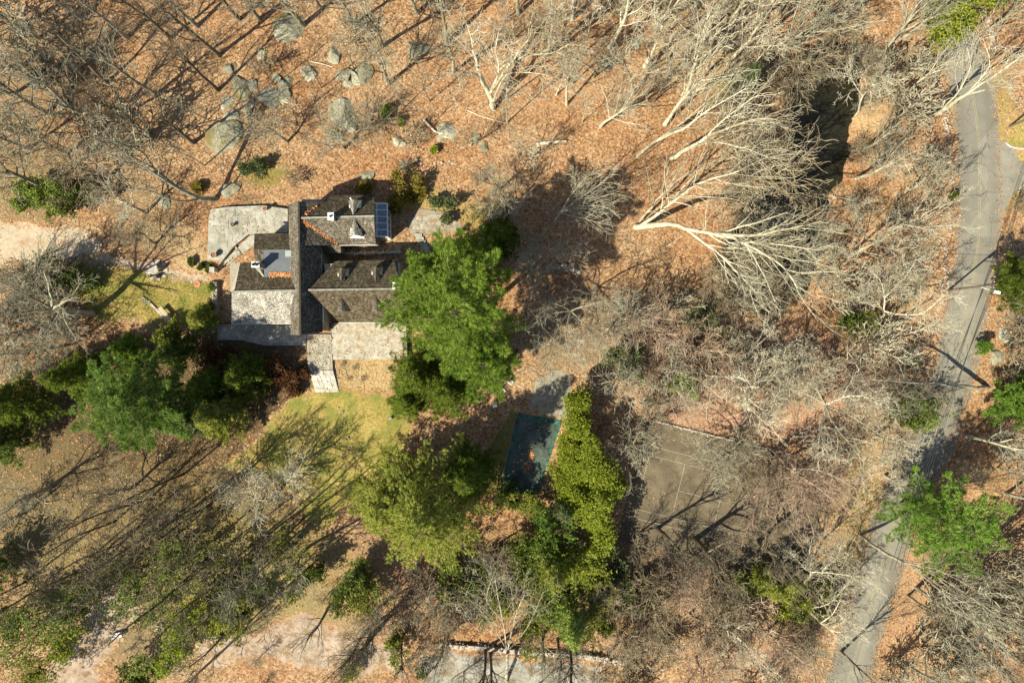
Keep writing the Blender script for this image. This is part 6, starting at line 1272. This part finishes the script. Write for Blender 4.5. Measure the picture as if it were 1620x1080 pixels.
t = empty('millstone', G(312, 449), 'round reddish millstone lying in the path across the west lawn', 'millstone')
mb = MB(); mb.lathe((0, 0, 0), [(.55, -.1), (.55, .1), (.5, .14), (.12, .14), (.12, .05)], 20); mb.build('disc', MAT['terracotta'], t)
for px, py, z, r, lab in ((341,404,.8,.40,'clay urn on the south-west corner of the grey patio'),(370,356,.8,.26,'small dark planter in the middle of the grey patio'),(421,331,.8,.3,'terracotta pot at the north edge of the grey patio')):
    t = empty('flower_pot', P(px, py, z), lab, 'flower pot'); mb = MB(); mb.lathe((0, 0, 0), [(r * .6, 0), (r, r * 1.8), (r * 1.12, r * 1.85), (r * 1.12, r * 2.05), (r * .85, r * 2.05), (r * .8, r * 1.7)], 14); mb.build('pot', MAT['terracotta' if r != .26 else 'dark'], t)
    mb = MB(); mb.lathe((0, 0, r * 1.65), [(r * .82, 0), (r * .7, .05), (.03, .08)], 12); mb.build('soil', MAT['pole'], t)
t = empty('gate_post', G(342, 428), 'square stone gate post at the foot of the curved patio wall', 'post'); mb = MB(); mb.box((0, 0, .7), (.6, .6, 1.5)); mb.build('shaft', MAT['tan_face'], t); mb = MB(); mb.box((0, 0, 1.5), (.75, .75, .12)); mb.build('cap', MAT['step'], t)
# pool furniture
for i, (px, py, rz_) in enumerate([(795,617,.5),(808,604,.9),(783,640,.2)]):
    t = empty('garden_chair', G(px, py), ['pale slatted garden chair under the pine by the pool path, front one', 'pale garden chair farther up the pool path beside the first', 'grey garden chair in the shade below the big pine'][i], 'chair', 'chairs by the pool'); t.rotation_euler = (0, 0, rz_)
    for k in range(5): mb = MB(); mb.box((0, -.28 + k * .14, .42), (.62, .11, .04)); mb.build('seat_slat', MAT['trim'], t)
    for k in range(4): mb = MB(); mb.box((0, .36 + k * .03, .55 + k * .13), (.6, .035, .1)); mb.build('back_slat', MAT['trim'], t)
    for x in (-.28, .28):
        for y in (-.28, .32): mb = MB(); mb.box((x, y, .2), (.06, .06, .42)); mb.build('leg', MAT['trim'], t)
        mb = MB(); mb.box((x, .0, .62), (.08, .7, .04)); mb.build('armrest', MAT['trim'], t)
t = empty('garden_stone', G(618, 661), 'small dark block on the south lawn', 'garden stone'); mb = MB(); mb.box((0, 0, .3), (.6, .45, .6), .5, .8); mb.build('block', MAT['boulder'], t)
# white crates by the lane
for i, (px, py) in enumerate(((181.5,1004),(187.5,1002.5),(193.5,1001))):
    t = empty('white_panel', G(px, py), ['leftmost, duller of three pale boxes beside the dirt lane', 'middle white box of three beside the dirt lane', 'rightmost white box of three beside the dirt lane'][i], 'box', 'pale boxes by the lane'); t.rotation_euler = (0, 0, .22)
    mb = MB(); mb.box((0, 0, .3), (.44, .62, .6)); mb.build('body', MAT['white' if i else 'trim'], t); mb = MB(); mb.box((0, 0, .63), (.47, .66, .05)); mb.build('lid', MAT['white' if i else 'trim'], t)

# ------------------------------------------------------------------ street furniture
def pole(px, py, h, label, arm=True):
    b = G(px, py); t = empty('utility_pole', b, label, 'utility pole')
    mb = MB(); mb.lathe((0, 0, -.3), [(.17, 0), (.15, h * .5), (.12, h + .3)], 10); mb.build('shaft', MAT['pole'], t)
    for k, z in enumerate((h - .6,)):
        mb = MB(); mb.bar((-.1, -1.2, z), (.1, 1.2, z), .1, .12); c = mb.build('crossarm', MAT['pole'], t)
        for y in (-1.1, -.4, .4, 1.1): mb = MB(); mb.lathe((.1 * y, y, z + .06), [(.05, 0), (.07, .06), (.04, .14)], 8); mb.build('insulator', MAT['trim'], c)
    mb = MB(); mb.lathe((.32, .1, h - 2.6), [(.2, 0), (.22, .05), (.22, .75), (.16, .85)], 12); mb.build('transformer', MAT['trim'], t)
    if arm:
        mb = MB(); mb.bar((.1, -.1, h - 3.2), (1.0, -.55, h - 2.7), .07); mb.bar((1.0, -.55, h - 2.7), (1.7, -.75, h - 2.65), .07); a = mb.build('lamp_arm', MAT['trim'], t)
        mb = MB(); mb.box((2.0, -.85, h - 2.62), (.85, .42, .16), -.2, .8); mb.build('lamp_head', MAT['lamp'], a)
    return b
pA = pole(1500, 459, 10.2, 'wooden utility pole with white street lamp on the west verge of the road')
pB = pole(1596, 201, 9.0, 'wooden utility pole on the grass corner by the side road', False)
def wire(a, b, sag, label, r=.03, group='wires along the road'):
    a = Vector(a); b = Vector(b); n = 24; w = [tuple(a.lerp(b, i / n) - Vector((0, 0, sag * 4 * (i / n) * (1 - i / n)))) for i in range(n + 1)]
    V, Fq = tubes([(w, [r] * (n + 1))]); tag(link('utility_wire', mesh_np('utility_wire', V, Fq, MAT['dark'], True)), label, 'wire', group)
tA = pA + Vector((0, 0, 9.75)); tB = pB + Vector((0, 0, 8.55)); far = P(1420, 900, 9.5); far2 = P(1700, -160, 9)
for y, nth in ((-1.1, 'outermost wire on the road side'), (-.4, 'second wire from the road side'), (.4, 'third wire from the road side'), (1.1, 'last wire away from the road')):
    wire(tA + Vector((.1 * y, y, 0)), tB + Vector((.1 * y, y, 0)), .7, nth + ' between the lamp pole and the side road pole')
    wire(tA + Vector((.1 * y, y, 0)), far + Vector((y, .3 * y, 0)), .9, nth + ' running down the picture from the lamp pole', group='wires running south')
    wire(tB + Vector((.1 * y, y, 0)), far2 + Vector((y, .3 * y, 0)), .5, nth + ' leaving the side road pole to the upper right', group='wires to the north-east')
wire(tA + Vector((0, 0, -1.5)), P(1640, 415, 8), .3, 'single wire crossing the road above the street lamp', group='wires crossing the road'); wire(tA + Vector((0, 0, -1.5)), P(1380, 425, 6), .3, 'service wire running west from the street lamp pole', group='wires crossing the road')

# ------------------------------------------------------------------ small stuff on the ground
def scatter(n, x0, y0, x1, y1, keep):
    p = np.stack([NR.uniform(x0, x1, n), NR.uniform(y0, y1, n)], -1); return p[keep(p[:, 0], p[:, 1])]
notwood = [POND, LAWN, LAWN2, W2([(1010,660),(1330,735),(1300,880),(990,860)]), W2([(330,300),(645,310),(645,570),(350,560)]), [tuple(p[:2]) for p in PQ], W2([(0,345),(180,360),(170,425),(0,430)]), W2([(80,930),(200,905),(240,930),(235,975),(200,1005),(420,985),(480,940),(540,960),(560,1000),(960,1040),(960,1090),(50,1090)])]
def keep_wood(x, y):
    k = line_dist(x, y, ROADL) > 3.6
    for a in notwood: k &= sdist(x, y, a) < .3
    return k
p = scatter(120000, -78, -53, 78, 53, keep_wood); p = np.column_stack([p, hgt(p[:, 0], p[:, 1]) + .03])
leaf_quads('fallen_leaves', p, .085, MAT['leaves'], 'dry brown oak leaves strewn over the forest floor')
p = scatter(8500, -78, -53, 78, 53, keep_wood); tw = []
for x, y in p:
    a = rnd.random() * 6.28; L = rnd.uniform(.4, 2.2); z = hz(x, y) + .06; r_ = rnd.uniform(.015, .04); k = rnd.gauss(0, .3)
    tw.append(([(x, y, z), (x + math.cos(a) * L * .5, y + math.sin(a) * L * .5, z + .05), (x + math.cos(a + k) * L, y + math.sin(a + k) * L, z + .02)], [r_, r_ * .8, r_ * .5]))
V, Fq = tubes(tw); tag(link('fallen_twigs', mesh_np('fallen_twigs', V, Fq, MAT['bark_grey'], False)), 'fallen sticks and twigs lying on the leaf litter', 'twigs', kind='stuff')
# leaves blown over the road edges, the court, the terraces
E = []
for (x, y) in ROADW:
    for s in (-1, 1):
        for _ in range(9): E.append((x + s * (3.25 - abs(rnd.gauss(0, .45))) + rnd.gauss(0, .1), y + rnd.gauss(0, .6), .125))
E = [e for e in E if -75 < e[0] < 78 and -53 < e[1] < 53]
for _ in range(420): q = CT(rnd.uniform(-1.4, 26), rnd.uniform(-4.8, 13.2), .085); E.append(q)
for _ in range(110): q = Q(rnd.uniform(70, 560), rnd.uniform(200, 385), .84); E.append(tuple(q))
for _ in range(150): q = Z5(rnd.uniform(1005, 1500), rnd.uniform(436, 700), .95); E.append(tuple(q))
for _ in range(160): q = Z5(rnd.uniform(800, 975), rnd.uniform(525, 780), .44); E.append(tuple(q))
leaf_quads('blown_leaves', E, .07, MAT['leaves'], 'dry leaves blown onto the road edges, the court and the terraces')
def tufts(polys, n, label):
    P_ = []
    for poly in polys:
        a = np.array(poly); q = scatter(n, *a.min(0), *a.max(0), lambda x, y: sdist(x, y, poly) > .3); P_.append(q)
    q = np.concatenate(P_); c = np.column_stack([q, hgt(q[:, 0], q[:, 1]) + .01]); m = len(c)
    d = np.tile(np.array([[0, 0, 1.0]]), (m, 1)); rs = np.random.RandomState(5)
    V, per = needles(c, d, .16, .03, 3, .7, rs); val = np.clip(np.repeat(.5 + .8 * (fbm(c[:, 0] * .4, c[:, 1] * .4, 3) - .47) + .12 * rs.randn(m), per), 0, 1)
    tag(link('grass', mesh_np('grass', V, np.arange(len(V)).reshape(-1, 4), MAT['blades'], False, {'v': ('FLOAT', val)})), label, 'grass', kind='stuff')
tufts([LAWN, LAWN2, POOLGRASS], 14000, 'dry yellow grass on the lawns round the house')
